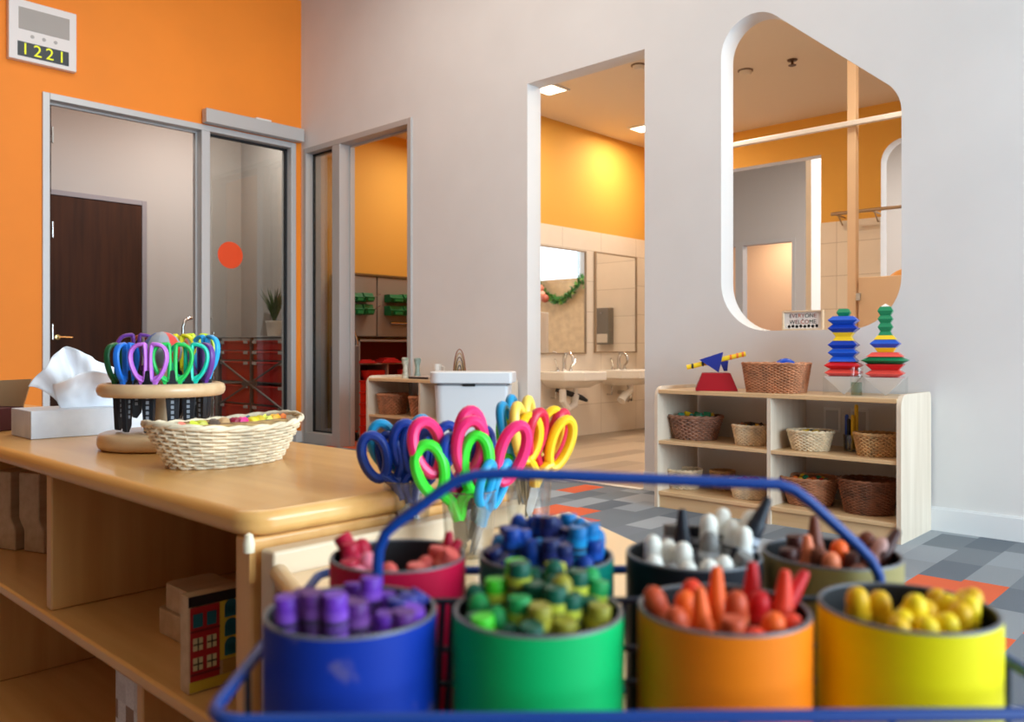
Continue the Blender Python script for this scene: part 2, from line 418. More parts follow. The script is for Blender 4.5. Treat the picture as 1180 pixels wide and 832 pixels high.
# door_4: far classroom doorway
d4 = struct(thing('door_4', 'grey framed far doorway seen through the arched window', 'door'))
struct(frame_y(-7.55, -6.03, 2.73, 13.28, 13.44, .06, [(-7.12, -6.98)]).build('frame', M_alu_d, d4))
w5 = struct(thing('window_3', 'dim green glazed panel beyond the far doorway', 'window'))
x5a, x5b = onY(906, 15.19), onY(926, 15.19)
struct(MB().box(x5a, x5b, 15.17, 15.195, .1, 1.55).build('pane', mat('green_grey_glass', (108, 128, 116), .2), w5))
struct(MB().box(x5a-.05, x5a, 15.15, 15.2, 0, 1.6).box(x5a, x5b, 15.15, 15.2, 1.55, 1.6).build('frame', mat('brown_frame', (120, 92, 74), .5), w5))

# ================================================================ fittings on walls
# wall clock with loudspeaker
ck = thing('wall_clock', 'white wall clock with speaker grille and digital time on orange wall', 'clock', (XO, 2.073, 2.963))
MB().box(.004, .06, -.228, .228, 0, .44).build('case', mat('white_plastic', (232, 224, 218), .5), ck, bevel=.006)
MB().box(.058, .0625, -.165, .178, .225, .385).build('speaker_grille', mat('grey_grille', (178, 170, 162), .8, bump=.6, bscale=400), ck, bevel=.002)
for k in range(3): MB().lathe([(.013, 0), (.013, .003), (.006, .004)], 14, 0, Matrix.Translation((.060, -.075+k*.078, .185)) @ Matrix.Rotation(PI/2, 4, 'Y')).build('button', mat('grey_button', (176, 168, 162), .5), ck)
lc = MB().box(.058, .0622, -.172, .172, .03, .135).build('screen', mat('dark_lcd', (24, 40, 48), .3), ck)
Mt = FRAME((.0628, 0, .082), (0, 1, 0), (0, 0, 1), (1, 0, 0))
for k, ch in enumerate('1221'): txt('digit', ch, .118, mat('yellow_digits', (212, 214, 20), .5, emit=.5), lc, FRAME((.0628, -.122+.0815*k, .082), (0, 1, 0), (0, 0, 1), (1, 0, 0)))
# small ceiling fittings of the washroom
M_lamp = mat('lit_diffuser', (255, 236, 205), .5, emit=6.0)
def downlight(x, y, label):
    d = thing('ceiling_downlight', label, 'ceiling light', (x, y, ZC), 0, 'square washroom downlights')
    MB().box(-.10, .10, -.10, .10, -.012, -.001).build('diffuser', M_lamp, d)
    MB().box(-.12, -.10, -.12, .12, -.016, -.001).box(.10, .12, -.12, .12, -.016, -.001).box(-.1, .1, -.12, -.10, -.016, -.001).box(-.1, .1, .10, .12, -.016, -.001).build('trim_ring', M_white, d)
def on_ceiling(px, py, z=ZC):
    d = FPX*(z-H)/(HZ-py); a = dirxy(px); return a[0]*d, a[1]*d
DL = [on_ceiling(634, 102), on_ceiling(742, 147)]
downlight(*DL[0], 'small square lit ceiling light, nearer the doorway jamb, above the sinks')
downlight(*DL[1], 'square lit ceiling light deeper in the washroom, cut by the white wall')
for (px, py), lb in (((736, 75), 'round smoke detector on washroom ceiling above the open doorway'), ((859, 81), 'round smoke detector on washroom ceiling seen through the rounded window')):
    x, y = on_ceiling(px, py)
    s = thing('smoke_detector', lb, 'smoke detector', (x, y, ZC))
    MB().lathe([(.05, 0), (.05, -.02), (.038, -.04), (.001, -.042)], 20).build('body', M_ceil, s)
    MB().lathe([(.06, 0), (.06, -.008), (.05, -.01)], 20).build('base', mat('detector_base', (120, 92, 66), .6), s)
x, y = on_ceiling(913, 69)
s = thing('sprinkler_head', 'small fire sprinkler head on washroom ceiling behind rounded window', 'sprinkler', (x, y, ZC))
MB().lathe([(.04, 0), (.035, -.008), (.01, -.012), (.01, -.04)], 14).build('body', mat('dark_brass', (96, 66, 40), .4, metal=.6), s)
MB().lathe([(.03, -.044), (.03, -.04)], 12).build('deflector', MATS['dark_brass'], s)
# outlet plates on the white wall behind the open shelf
for px, lb in ((959.5, 'blank white outlet cover plate low on the white wall behind the shelf'), (991, 'white outlet plate behind the marker cup on the open shelf')):
    x = onY(px, YW); s = thing('outlet_cover', lb, 'outlet', (x, YW, .50))
    MB().box(-.045, .045, -.008, -.001, -.065, .065).build('plate', mat('outlet_white', (240, 240, 240), .4), s, bevel=.003)
    MB().box(-.032, .032, -.0095, -.0075, -.05, .05).build('face', mat('outlet_face', (196, 196, 200), .5), s)

# ================================================================ washroom furniture
def mirror(y0, y1, z0, z1, label):
    m = thing('wall_mirror', label, 'mirror', (XS, (y0+y1)/2, z0), 0, 'mirrors over the sinks')
    w = (y1-y0)/2; h = z1-z0
    MB().box(.004, .016, -w+.012, w-.012, .012, h-.012).build('glass', M_mirror, m)
    MB().box(.001, .026, -w, -w+.014, 0, h).box(.001, .026, w-.014, w, 0, h).box(.001, .026, -w+.014, w-.014, h-.014, h).box(.001, .026, -w+.014, w-.014, 0, .014).build('frame', mat('mirror_frame', (170, 150, 128), .3, metal=.7), m)
mirror(5.82, 6.55, .82, 1.85, 'framed mirror reflecting a leafy garland over the first sink')
mirror(6.70, 7.43, .83, 1.86, 'framed mirror reflecting a paper towel dispenser over the second sink')
def sink(yc, label, wrapped):
    s = thing('wall_sink', label, 'sink', (XS, yc, .50), 0, 'low wall-hung washroom sinks')
    hw = .30
    poly = [(0.002, -hw), (.30, -hw), (.43, -.17), (.43, .17), (.30, hw), (0.002, hw)]
    b = MB()
    inn = [(.09, -.24), (.28, -.24), (.385, -.14), (.385, .14), (.28, .24), (.09, .24)]
    low = [(.002, -.20), (.2, -.20), (.28, -.1), (.28, .1), (.2, .2), (.002, .2)]
    n = 6
    v = [(x, y, .155) for x, y in poly]+[(x, y, .155) for x, y in inn]+[(x*.8+.04, y*.75, .06) for x, y in inn]+[(x, y, .075) for x, y in poly]+[(x, y, 0.0) for x, y in low]
    f = []
    for i in range(n):
        j = (i+1) % n
        f += [(i, j, n+j, n+i), (n+i, n+j, 2*n+j, 2*n+i), (3*n+i, 3*n+j, j, i), (4*n+i, 4*n+j, 3*n+j, 3*n+i)]
    f += [tuple(2*n+i for i in range(n)), tuple(4*n+i for i in range(n-1, -1, -1))]
    b.add(v, f).build('basin', M_porc, s, bevel=.008)
    fa = MB().tube([(.05, 0, .155), (.05, 0, .27), (.07, 0, .32), (.115, 0, .33), (.155, 0, .30), (.16, 0, .25)], [.02, .018, .016, .015, .015, .015], 10)
    fa.lathe([(.028, .155), (.024, .168), (.016, .175)], 14, 0, Matrix.Translation((.05, 0, 0)))
    fa.build('faucet', M_steel, s)
    for q in (-.1, .1):
        hh = MB().lathe([(.022, .155), (.02, .17), (.012, .176), (.012, .195)], 12, 0, Matrix.Translation((.05, q, 0)))
        hh.tube([(.05, q, .195), (.06, q*1.25, .215), (.065, q*1.55, .27)], [.012, .011, .009], 8)
        hh.build('tap_lever', M_steel, s)
    tr = MB().tube([(.19, 0, 0.0), (.19, 0, -.08), (.185, .01, -.13), (.15, .03, -.16), (.11, .05, -.13), (.10, .055, -.09), (.06, .06, -.085), (.004, .06, -.085)], .022, 10)
    tr.build('trap_pipe', M_porc if wrapped else M_steel, s)
    for q in (-.14, .15): MB().tube([(.002, q, -.10), (.06, q, -.10), (.065, q, -.04), (.055, q*.7, .04)], .008, 8).build('supply_line', M_steel, s)
    if wrapped:
        MB().tube([(.12, -.20, -.02), (.16, -.08, -.05), (.2, .08, -.10), (.19, .17, -.13)], [.018, .026, .026, .016], 8).build('pipe_wrap', M_black, s)
        MB().tube([(.17, -.17, -.02), (.2, -.20, -.12), (.2, -.13, -.2), (.2, -.03, -.16), (.19, .0, -.07)], .036, 10).build('drain_cover', M_porc, s)
    else:
        MB().tube([(.2, -.17, -.16), (.2, -.1, -.1), (.2, 0, -.06), (.19, .02, 0)], [.046, .04, .03, .026], 10).build('drain_cover', M_porc, s)
        MB().tube([(.16, .02, -.12), (.15, .08, -.16), (.12, .1, -.12), (.1, .1, -.05)], .014, 8).build('pipe_wrap', M_black, s)
sink(6.17, 'white wall-hung sink with black wrapped drain pipe, nearer the doorway', True)
sink(7.06, 'white wall-hung sink with bare white drain, farther from the doorway', False)
# paper towel dispenser on the far wall, seen in the second mirror
x0 = -4.41
pd = thing('towel_dispenser', 'grey steel paper towel dispenser reflected in the second mirror', 'dispenser', (x0-.14, YR-.012, .92))
MB().box(-.095, .095, -.10, -.001, 0, .42).build('cabinet', mat('brushed_steel', (150, 146, 140), .4, metal=.8), pd, bevel=.006)
MB().box(-.08, .08, -.106, -.098, .02, .12).build('tray', mat('tray_pale', (210, 200, 186), .4), pd, bevel=.01)
MB().lathe([(.012, 0), (.012, .012)], 12, 0, Matrix.Translation((0, -.1, .36)) @ RX).build('lock', M_steel, pd)
# stall rail, post and panel
M_stall = mat('stall_laminate', (236, 200, 160), .55)
M_rail = mat('pale_rail', (240, 234, 228), .3)
sp = thing('toilet_stall', 'beige toilet stall with tall post, headrail and half-height panel', 'toilet stall', (-2.14, 5.6, 0))
MB().box(-.028, .028, -.028, .028, 0, ZC).build('post', M_stall, sp, bevel=.003)
MB().box(-.045, .045, -.045, .045, ZC-.03, ZC-.001).build('post_cap', mat('post_cap_brown', (160, 112, 72), .6), sp)
MB().box(-1.16, -1.11, -.025, .025, 0, 2.40).build('end_post', M_stall, sp, bevel=.003)
MB().box(-1.16, 2.63, -.06, -.03, zat(153, dep(onY(940, 5.56), 5.56)), zat(147, dep(onY(940, 5.56), 5.56))).build('headrail', M_rail, sp, bevel=.006)
MB().box(.04, 1.2, -.014, .014, .3, 1.345).build('panel', M_stall, sp, bevel=.004)
MB().box(.028, .06, -.03, .02, 1.19, 1.24).build('latch', M_steel, sp, bevel=.004)
x0 = onY(958, 7.45)
gr = thing('grab_bar', 'slim horizontal rail on brackets on the far washroom wall', 'rail', (x0, 7.45, zat(247, dep(x0, 7.45))))
MB().tube([(0, 0, 0), (1.6, 0, 0)], .016, 10).build('bar', mat('rail_bronze', (170, 142, 112), .35, metal=.5), gr)
for q in (.02, .34, 1.3): MB().tube([(q, .015, 0), (q, .255, -.002)], .009, 8).tube([(q, .12, -.01), (q-.02, .255, -.07)], .007, 8).build('bracket', MATS['rail_bronze'], gr)
# twin classroom: panel with a garland, wooden arch behind the far window
pn = thing('display_panel', 'tan display panel reflected in the first mirror below the garland', 'panel', (-.7, 11.2, 0))
MB().box(-1.3, 1.5, 0, .05, .05, 2.10).build('board', mat('tan_board', (196, 168, 130), .8, var=.1), pn)
MB().box(-1.1, -1.04, .0, .25, 0, .05).box(1.2, 1.26, .0, .25, 0, .05).build('foot', M_birch, pn)
ga = MB()
rnd = random.Random(3)
path = [(-2.45+.035*i, 11.12, 2.12-.40*math.sin(PI*((.035*i) % 1.0)/1.0)**.8) for i in range(73)]
ga.tube(path, .012, 6, m=0)
for p in path:
    for k in range(9):
        a = Euler((rnd.uniform(0, 6), rnd.uniform(0, 6), rnd.uniform(0, 6))).to_matrix().to_4x4()
        ga.add([(0, 0, 0), (.035, .02, 0), (.09, 0, .01), (.035, -.02, 0)], [(0, 1, 2, 3)], 0 if rnd.random() < .8 else 1, Matrix.Translation((p[0]+rnd.gauss(0, .012), p[1]+rnd.gauss(0, .01), p[2]+rnd.gauss(0, .012))) @ a)
tag(ga.build('leaf_garland', [mat('garland_green', (58, 122, 44), .6, var=.3, vscale=20), mat('garland_lime', (120, 160, 60), .6)]), 'green leaf garland draped over the tan panel, seen in the mirror', 'garland')
for k, (x, z, c) in enumerate(((-.62, 1.94, (196, 112, 84)), (-.66, 1.83, (214, 150, 120)), (-.74, 1.76, (170, 84, 60)))):
    b = MB().sphere((0, 0, 0), .075, 8)
    b.build('garland_ornament', mat('ornament%d' % k, c, .5), None, (x+.05, 11.06, z))
    tag(COL.objects[-1], ['salmon ball hung highest at the garland end in the mirror', 'pale pink ball below the salmon ball on the garland', 'rust red ball lowest at the garland end'][k], 'ornament')
wx = onY(1032, YR+.55)
o = MB().box(-.25, .5, -.2, .2, 0, 1.359).build('storage_cabinet', M_birch, None, (wx, YR+.55, 0), bevel=.01); tag(o, 'pale cabinet behind the far rounded window carrying a curved wooden piece', 'cabinet')
wb = thing('wooden_arch', 'curved wooden piece standing behind the far rounded window', 'toy', (wx, YR+.55, 0))
pa = [(.16*math.cos(PI*k/16)+.1, 0, 1.36+.2*math.sin(PI*k/16)) for k in range(17)]
MB().tube(pa, .03, 8, flat=2.5).build('arch', M_maple, wb)
# ================================================================ HALL
M_red = mat('red_bin_plastic', (206, 34, 20), .45)
M_rackm = mat('rack_metal', (120, 112, 108), .4, metal=.6)
rk = thing('storage_rack', 'grey metal rack holding red drawers behind the glass sidelight', 'rack', (-7.88, 4.6, 0))
b = MB()
for x in (-.68, 0, .68):
    for y in (-.19, .19): b.box(x-.014, x+.014, y-.014, y+.014, .05, .985)
b.build('post', M_rackm, rk)
MB().box(-.72, .72, -.22, .22, .985, 1.0).build('top_panel', mat('rack_top', (150, 146, 142), .4), rk, bevel=.003)
ROWS = [(.855, .955), (.755, .845), (.53, .735), (.30, .49), (.08, .28)]
for z0, _ in ROWS: MB().box(-.68, .68, -.19, .2, z0-.012, z0-.002).build('shelf', M_rackm, rk)
for za, zb in ((.76, .26), (.26, .76)): MB().tube([(-.67, -.215, za), (.67, -.215, zb)], .012, 6).build('cross_brace', M_rackm, rk)
MB().box(-.15, .15, -.222, -.206, .485, .535).build('brace_plate', M_rackm, rk, bevel=.003)
bin0 = None
for ci, cx in enumerate((-8.22, -7.54)):
    for ri, (z0, z1) in enumerate(ROWS):
        lb = 'red drawer in the %s column of the hall rack, %s from the top' % (['left', 'right'][ci], ORD[ri])
        h = z1-z0
        d = thing('red_crate', lb, 'drawer', (cx, 4.59, z0), 0, 'red drawers in the hall rack')
        MB().prism([(-.30, -.18), (.30, -.18), (.30, .18), (-.30, .18)], 0, h-.015).build('tub', M_red, d, bevel=.008)
        MB().box(-.315, .315, -.195, .19, h-.02, h).build('rim', M_red, d, bevel=.005)
        for q in (-.25, .25):
            MB().box(q-.035, q+.035, -.206, -.192, h-.03, h+.0).build('clip', mat('grey_clip', (190, 184, 178), .4), d, bevel=.002)
# plant
px_ = onY(316, 4.55)
pl = thing('potted_plant', 'spiky green plant in a white pot on the hall rack', 'plant', (px_, 4.55, 1.0))
MB().lathe([(.065, 0), (.085, .14), (.09, .145), (.09, .16), (.08, .16), (.078, .145)], 24).build('pot', mat('white_pot', (226, 218, 208), .4), pl)
fo = MB(); rnd = random.Random(5)
for k in range(90):
    a = rnd.uniform(0, 2*PI); l = rnd.uniform(.14, .36); q = rnd.uniform(.15, .75)
    p = [(0, 0, .14), (math.cos(a)*q*l*.35, math.sin(a)*q*l*.35, .14+l*.6), (math.cos(a)*q*l*.8, math.sin(a)*q*l*.8, .14+l)]
    fo.tube(p, [.006, .007, .001], 4, flat=.3)
fo.build('foliage', mat('plant_green', (74, 96, 54), .6, var=.3, vscale=30), pl)
lf = thing('leaning_board', 'small grey tilted board leaning behind the potted plant', 'board', (onY(303, 4.7), 4.72, 1.0))
MB().prism([(-.10, 0), (.10, 0), (.12, .24), (.0, .27)], -.012, 0, 0, RX).build('panel', mat('grey_board', (120, 110, 100), .6), lf)
# hand cart with bent tubular handle
hx = -8.55; hy = onX(213, hx)
hc = thing('hand_cart', 'tubular hand cart with curved handle standing in the hall', 'cart', (hx, hy, 0))
for q in (-.02, .32):
    p = [(0, q, .1), (0, q, 1.05)] if q > 0 else [(0, q, .1), (0, q, 1.10), (.0, q+.02, 1.17), (0, q+.07, 1.20), (0, .30, 1.20)]
    MB().tube(p, .017, 10).build('upright', M_steel, hc)
MB().box(0, .5, -.04, .34, .10, .13).build('platform', M_alu_d, hc, bevel=.004)
for q in (-.0, .3):
    for x in (.06, .44): MB().lathe([(.05, -.012), (.05, .012)], 18, 0, Matrix.Translation((x, q, .05)) @ RX).build('wheel', M_black, hc)

# ================================================================ STORE ROOM
M_grey = mat('grey_cabinet', (150, 138, 128), .6)
XC = -6.60
hgh = zat(319, dep(XC, onX(438, XC)))
yA, yM, yB_ = onX(396, XC), onX(434.5, XC), onX(500, XC)
for i, (a, c) in enumerate(((yA, yM), (yM, yB_))):
    k = thing('wall_cabinet', ['grey wall cabinet with green bins, nearer the door mullion', 'grey wall cabinet with a steel bar, farther from the door mullion'][i], 'cabinet', (-6.79, (a+c)/2, .99), 0, 'grey wall cabinets in the store room')
    w = (c-a)/2
    MB().box(0, .165, -w+.002, w-.002, 0, hgh-.99).build('body', M_grey, k)
    MB().box(.167, .19, -w+.008, w-.008, .006, hgh-.99-.006).build('door', M_grey, k, bevel=.003)
    MB().box(-.0, .20, -w+.002, w-.002, hgh-.99, hgh-.97).build('top_trim', mat('cabinet_trim', (110, 84, 52), .5), k)
    if i == 1:
        yb = onX(462, XC)-(a+c)/2
        h = MB().tube([(.225, yb-.16, .14), (.225, yb+.16, .14)], .012, 10)
        for q in (-.14, .14): h.tube([(.19, yb+q, .14), (.225, yb+q, .14)], .008, 8)
        h.build('handle', M_steel, k)
M_green = mat('green_bin_plastic', (18, 110, 58), .45)
gi = 0
for col, (p0, p1) in enumerate(((400, 424), (442, 474))):
    for row, (q0, q1) in enumerate(((338, 348), (351, 363))):
        for n in range(2):
            a = p0+(p1-p0)*n/2; c = p0+(p1-p0)*(n+1)/2
            ya, yb = onX(a, XC)+.006, onX(c, XC)-.006; d = dep(XC, (ya+yb)/2)
            zt, zb = zat(q0+(2 if col else 0), d), zat(q1+(1 if col else 0), d)
            g = thing('parts_bin', '%s green hanging bin of the %s row on the %s grey cabinet' % (['left', 'right'][n], ['upper', 'lower'][row], ['near', 'far'][col]), 'bin', (XC+.002, (ya+yb)/2, zb), 0, 'green bins hung on the grey cabinets')
            w = (yb-ya)/2; h = zt-zb
            prof = [(0, 0), (.10, 0), (.13, h*.55), (.10, h*.6), (.085, h), (0, h)]
            MB().prism(prof, -w, w, 0, RX).build('tub', M_green, g, bevel=.004)
            MB().box(.118, .134, -w*.6, w*.6, h*.12, h*.4).build('label_slot', mat('bin_label', (30, 130, 74), .4), g)
            if n == 1 and col == 0: MB().tube([(.06, w+.005, h*.3), (.13, w+.06, h*.95)], .005, 6).build('hook', M_steel, g)
# red unit under the cabinets
ya, yb = onX(413, -6.45), onX(505, -6.45)
un = thing('storage_unit', 'grey framed open storage unit with red inside in the store room', 'storage unit', (-6.45, (ya+yb)/2, 0))
w = (yb-ya)/2; zt = zat(391, dep(-6.45, ya))
b = MB().box(-.34, .0, -w, -w+.02, 0, zt).box(-.34, .0, w-.02, w, 0, zt).box(-.34, .0, -w, w, zt-.02, zt)
b.build('carcass', M_grey, un)
MB().box(-.345, -.325, -w+.02, w-.02, .02, zt-.02).build('back_panel', mat('deep_red_panel', (120, 16, 12), .5), un)
zs = zat(418, dep(-6.45, (ya+yb)/2))
MB().box(-.32, -.0, -w+.02, w-.02, zs-.012, zs).build('shelf', mat('shelf_grey', (176, 150, 140), .5), un)
ym = onX(447, -6.45)-(ya+yb)/2
MB().box(-.32, -.0, ym-.008, ym+.008, .02, zs-.012).build('divider', mat('shelf_grey', (0, 0, 0)), un)
for i, (p0, p1) in enumerate(((414.5, 445), (449, 500))):
    a, c = onX(p0, -6.5), onX(p1, -6.5)
    r = thing('tray_bowl', ['rounded red tub under the unit shelf, near the cart', 'rounded red tub under the unit shelf, behind the white figurine'][i], 'tub', (-6.5, (a+c)/2, zs-.19), 0, 'red tubs in the storage unit')
    ww = min((c-a)/2, .2)-.02
    MB().lathe([(ww*.6, 0), (ww*.95, .07), (ww, .12), (ww*.96, .12), (ww*.9, .07), (.01, .01)], 24, 0, Matrix.Diagonal((.6, 1, 1, 1))).build('bowl', M_red, r)
    MB().box(-.09, .09, -ww*.7, ww*.7, -.02, -.001).build('stand', M_grey, r)
zz = 0.03
for i in range(5):
    r = thing('red_crate', 'red drawer stacked low in the store room unit, %s from the bottom' % ORD[i], 'drawer', (-6.46, onX(425, -6.46), zz), 0, 'red drawers in the store room unit')
    MB().box(-.2, 0, -.16, .16, 0, .09).build('tub', M_red, r, bevel=.006)
    MB().box(-.2, .012, -.165, .165, .09, .105).build('rim', M_red, r, bevel=.003)
    zz += .108
for i, px in enumerate((418, 446)):
    r = thing('folded_cloth', ['flat red folded pile on the unit shelf, near the cart', 'peaked red folded pile on the unit shelf, nearer the figurine'][i], 'cloth', (-6.5, onX(px, -6.5), zs))
    bb = MB()
    hh = .035 if i == 0 else .05
    for k in range(3): bb.box(-.08+.01*k, .08-.01*k, -.12+.03*k, .12-.03*k, hh/3*k, hh/3*(k+1)+.0005)
    bb.build('folds', mat('red_cloth', (196, 24, 20), .8), r, bevel=.004)
sc_ = thing('push_cart', 'narrow steel push cart with curved handle inside the white wall door', 'cart', (-6.42, onX(404, -6.42)-.02, 0))
MB().tube([(0, -.06, .9), (0, -.02, 1.06), (0, .05, 1.05), (0, .09, .95), (0, .09, .12)], .014, 10).build('handle', M_steel, sc_)
MB().box(-.15, .03, -.1, .1, .10, .9).build('body', mat('cart_grey', (104, 94, 88), .5), sc_, bevel=.01)
MB().lathe([(.04, -.012), (.04, .012)], 16, 0, Matrix.Translation((0, .08, .045)) @ RX).build('wheel', M_black, sc_)
MB().box(-.04, -.01, .05, .09, .08, .12).box(-.12, -.09, -.09, -.05, 0, .1).build('caster_bracket', M_steel, sc_)

# ================================================================ WICKER
def wicker(name, label, loc, rz, top, bot, h, m, rows=9, stakes=24, pw=2.0, rise=0.0, res=3, group=None, rim_r=None, inner=True, cat='basket'):
    """oval woven basket: top / bot = half axes"""
    t = thing(name, label, cat, loc, rz, group)
    def pt(a, f, off=0.0):
        c, s_ = math.cos(a), math.sin(a)
        q = (abs(c)**pw+abs(s_)**pw)**(-1/pw)
        ax = bot[0]+(top[0]-bot[0])*f+off; ay = bot[1]+(top[1]-bot[1])*f+off
        return (q*c*ax, q*s_*ay, f*h+rise*f*f*(c*c))
    r = h/rows/2*1.12
    b = MB(); n = stakes*res
    for i in range(rows):
        f = (i+.5)/rows
        b.tube([pt(2*PI*k/n, f, r*.9*math.cos(2*PI*k/n*stakes/2+PI*i)) for k in range(n)], r*.92, 5, True)
    b.build('weave', m, t, angle=80)
    b = MB()
    for k in range(stakes):
        a = 2*PI*(k+.5)/stakes
        b.tube([pt(a, f/4) for f in range(5)], r*.75, 5)
    b.build('stakes', m, t, angle=80)
    rr = rim_r or r*1.6
    b = MB(); n = 64
    for ph in (0, PI):
        b.tube([tuple(Vector(pt(2*PI*k/n, 1, rr*.5*math.cos(11*2*PI*k/n+ph)))+Vector((0, 0, rr*.55*math.sin(11*2*PI*k/n+ph)))) for k in range(n)], rr*.72, 6, True)
    b.build('rim', m, t, angle=80)
    b = MB(); n = 40
    ring = [pt(2*PI*k/n, .02, -r) for k in range(n)]
    b.add([(x, y, .001) for x, y, z in ring]+[(x, y, .006) for x, y, z in ring], [tuple(range(n-1, -1, -1)), tuple(range(n, 2*n))]+[(k, (k+1) % n, n+(k+1) % n, n+k) for k in range(n)])
    b.build('base', m, t)
    if inner:
        b = MB(); v = []
        for f in (0.03, .5, .96): v += [pt(2*PI*k/n, f, -r*1.3) for k in range(n)]
        b.add(v, [(i*n+k, i*n+(k+1) % n, (i+1)*n+(k+1) % n, (i+1)*n+k) for i in range(2) for k in range(n)])
        o = b.build('lining', m, t); s_ = o.modifiers.new('s', 'SOLIDIFY'); s_.thickness = .001
    return t
W_pale = mat('pale_wicker', (242, 222, 188), .6, var=.16, vscale=25)
W_cream = mat('cream_wicker', (238, 214, 176), .6, var=.15, vscale=25)
W_tan = mat('tan_wicker', (206, 162, 108), .6, var=.2, vscale=25)
W_rust = mat('rust_wicker', (196, 132, 92), .6, var=.2, vscale=25)
W_brown = mat('brown_wicker', (164, 116, 92), .55, var=.25, vscale=25)
W_dark = mat('dark_wicker', (138, 86, 58), .5, var=.3, vscale=25)

# ================================================================ OPEN SHELVES ALONG THE WHITE WALL
def open_shelf(label, x0, x1, y0, y1, zt, mid, name='open_shelf'):
    s = thing(name, label, 'shelf', (x0, y0, 0))
    W, D = x1-x0, y1-y0
    prof = lambda: roundpoly([(0, 0), (D, 0), (D, zt+.018), (.0, zt+.018)], [.002, .002, .03, .06], 6)
    Mx = FRAME((0, 0, 0), (0, 1, 0), (0, 0, 1), (1, 0, 0))
    for a in (0, W-.02): MB().prism(prof(), a, a+.02, 0, Mx).build('side_panel', M_birch, s)
    MB().box(.02, W-.02, 0.006, D, zt-.022, zt).build('top_panel', M_birch_t, s, bevel=.003)
    MB().box(mid-.01, mid+.01, .008, D, .0, zt-.022).build('divider', M_birch, s)
    for a, c in ((.02, mid-.01), (mid+.01, W-.02)):
        MB().box(a, c, .008, D, .35, .368).build('shelf_board', M_birch_t, s, bevel=.002)
        MB().box(a, c, .008, D, .07, .09).build('shelf_board', M_birch_t, s, bevel=.002)
        MB().box(a, c, .02, .04, 0, .07).build('kick_board', M_birch_t, s)
    return s
Y0 = 3.855
x0s, x1s = -2.555, -1.262
open_shelf('pale birch open shelf under the rounded window, filled with baskets', x0s, x1s, Y0, YW-.015, .647, onY(885, Y0)-x0s)
open_shelf('pale birch open shelf beside the white bin near the grey door', -5.19, -3.97, 3.87, YW-.015, .647, .62)
def onshelf(pl_, pr, Y):
    a, c = onY(pl_, Y), onY(pr, Y); d = dep((a+c)/2, Y)
    return (a+c)/2, (pr-pl_)*d/FPX/2
def shelf_basket(name, label, pl_, pr, Y, z, hpx, m, bot=.75, dep_r=.8, rows=12, stakes=40, pw=2.0, cat='basket'):
    x, hw = onshelf(pl_, pr, Y)
    h = hpx*dep(x, Y)/FPX
    return wicker(name, label, (x, Y, z), .35, (hw*.98, hw*dep_r), (hw*bot, hw*dep_r*bot), h, m, rows, stakes, pw, inner=True), x, hw, h
rndb = random.Random(11)
def filler(names, x, Y, z, r, cols, n, size, labelf, cat, group, kind='ball'):
    for k in range(n):
        a = 2*PI*k/n*2.4; q = r*math.sqrt((k+.5)/n)
        p = (x+q*math.cos(a), Y+q*math.sin(a), z+rndb.uniform(-.2, .35)*size)
        c = cols[k % len(cols)]
        b = MB()
        if kind == 'ball': b.sphere((0, 0, 0), size, 6)
        elif kind == 'cubes': b.box(-size, size, -size, size, -size, size)
        else: b.lathe([(size*.5, -size*1.3), (size, -size*.6), (size, size*.6), (size*.5, size*1.3)], 10)
        o = b.build(names, c, None, p, bevel=size*.15 if kind == 'cubes' else 0, rot=(rndb.uniform(0, 3), rndb.uniform(0, 3), rndb.uniform(0, 3)))
        tag(o, labelf, cat, group)
P_yel = mat('toy_yellow', (240, 196, 30), .4); P_blk = mat('toy_black', (30, 28, 28), .5); P_blu = mat('toy_blue', (28, 74, 176), .35)
P_red = mat('toy_red', (206, 30, 34), .35); P_grn = mat('toy_green', (20, 130, 84), .35); P_teal = mat('toy_teal', (70, 150, 130), .5); P_lred = mat('toy_light_red', (232, 84, 70), .35)
P_org = mat('toy_orange', (232, 110, 40), .4); P_mag = mat('toy_magenta', (190, 24, 70), .5); P_wht = mat('toy_white', (236, 234, 228), .4)
z1, z0 = .369, .091
bk, x, hw, h = shelf_basket('wicker_basket', 'brown wicker basket with teal pieces, middle shelf, leftmost column end', 771, 833, 4.06, z1, 26, W_brown, .72)
filler('teal_block', x, 4.06, z1+h*.95, hw*.6, [P_teal, P_grn, P_yel], 9, .02, 'small teal, green or yellow block in the brown middle shelf basket', 'toy block', 'blocks in the brown basket', 'cubes')
bk, x, hw, h = shelf_basket('wicker_basket', 'small cream basket of black and yellow pieces beside the shelf divider', 845, 885, 4.0, z1, 22, W_cream, .76)
filler('game_piece', x, 4.0, z1+h*.95, hw*.6, [P_blk, P_yel, P_blk, W_dark], 16, .014, 'tiny black, brown or yellow piece heaped in the small divider basket', 'game piece', 'pieces in the small divider basket', 'cubes')
bk, x, hw, h = shelf_basket('wicker_basket', 'cream basket of yellow pieces under the outlet cover on the middle shelf', 909, 960, 4.0, z1, 22, W_cream, .74)
filler('game_piece', x, 4.0, z1+h*.88, hw*.6, [P_yel, P_yel, P_blk, P_yel], 16, .013, 'tiny yellow or black piece in the cream basket right of the divider', 'game piece', 'pieces in the cream basket', 'ball')
bk, x, hw, h = shelf_basket('wicker_basket', 'tan empty basket against the right side panel on the middle shelf', 986, 1036, 4.0, z1, 25, W_tan, .78)
bk, x, hw, h = shelf_basket('wicker_basket', 'cream basket on the bottom shelf by the left side panel', 766, 809, 4.04, z0, 21, W_cream, .76)
bk, x, hw, h = shelf_basket('wicker_basket', 'small plain tan basket on the bottom shelf, second from the left', 819, 846, 4.14, z0, 21, W_tan, .85)
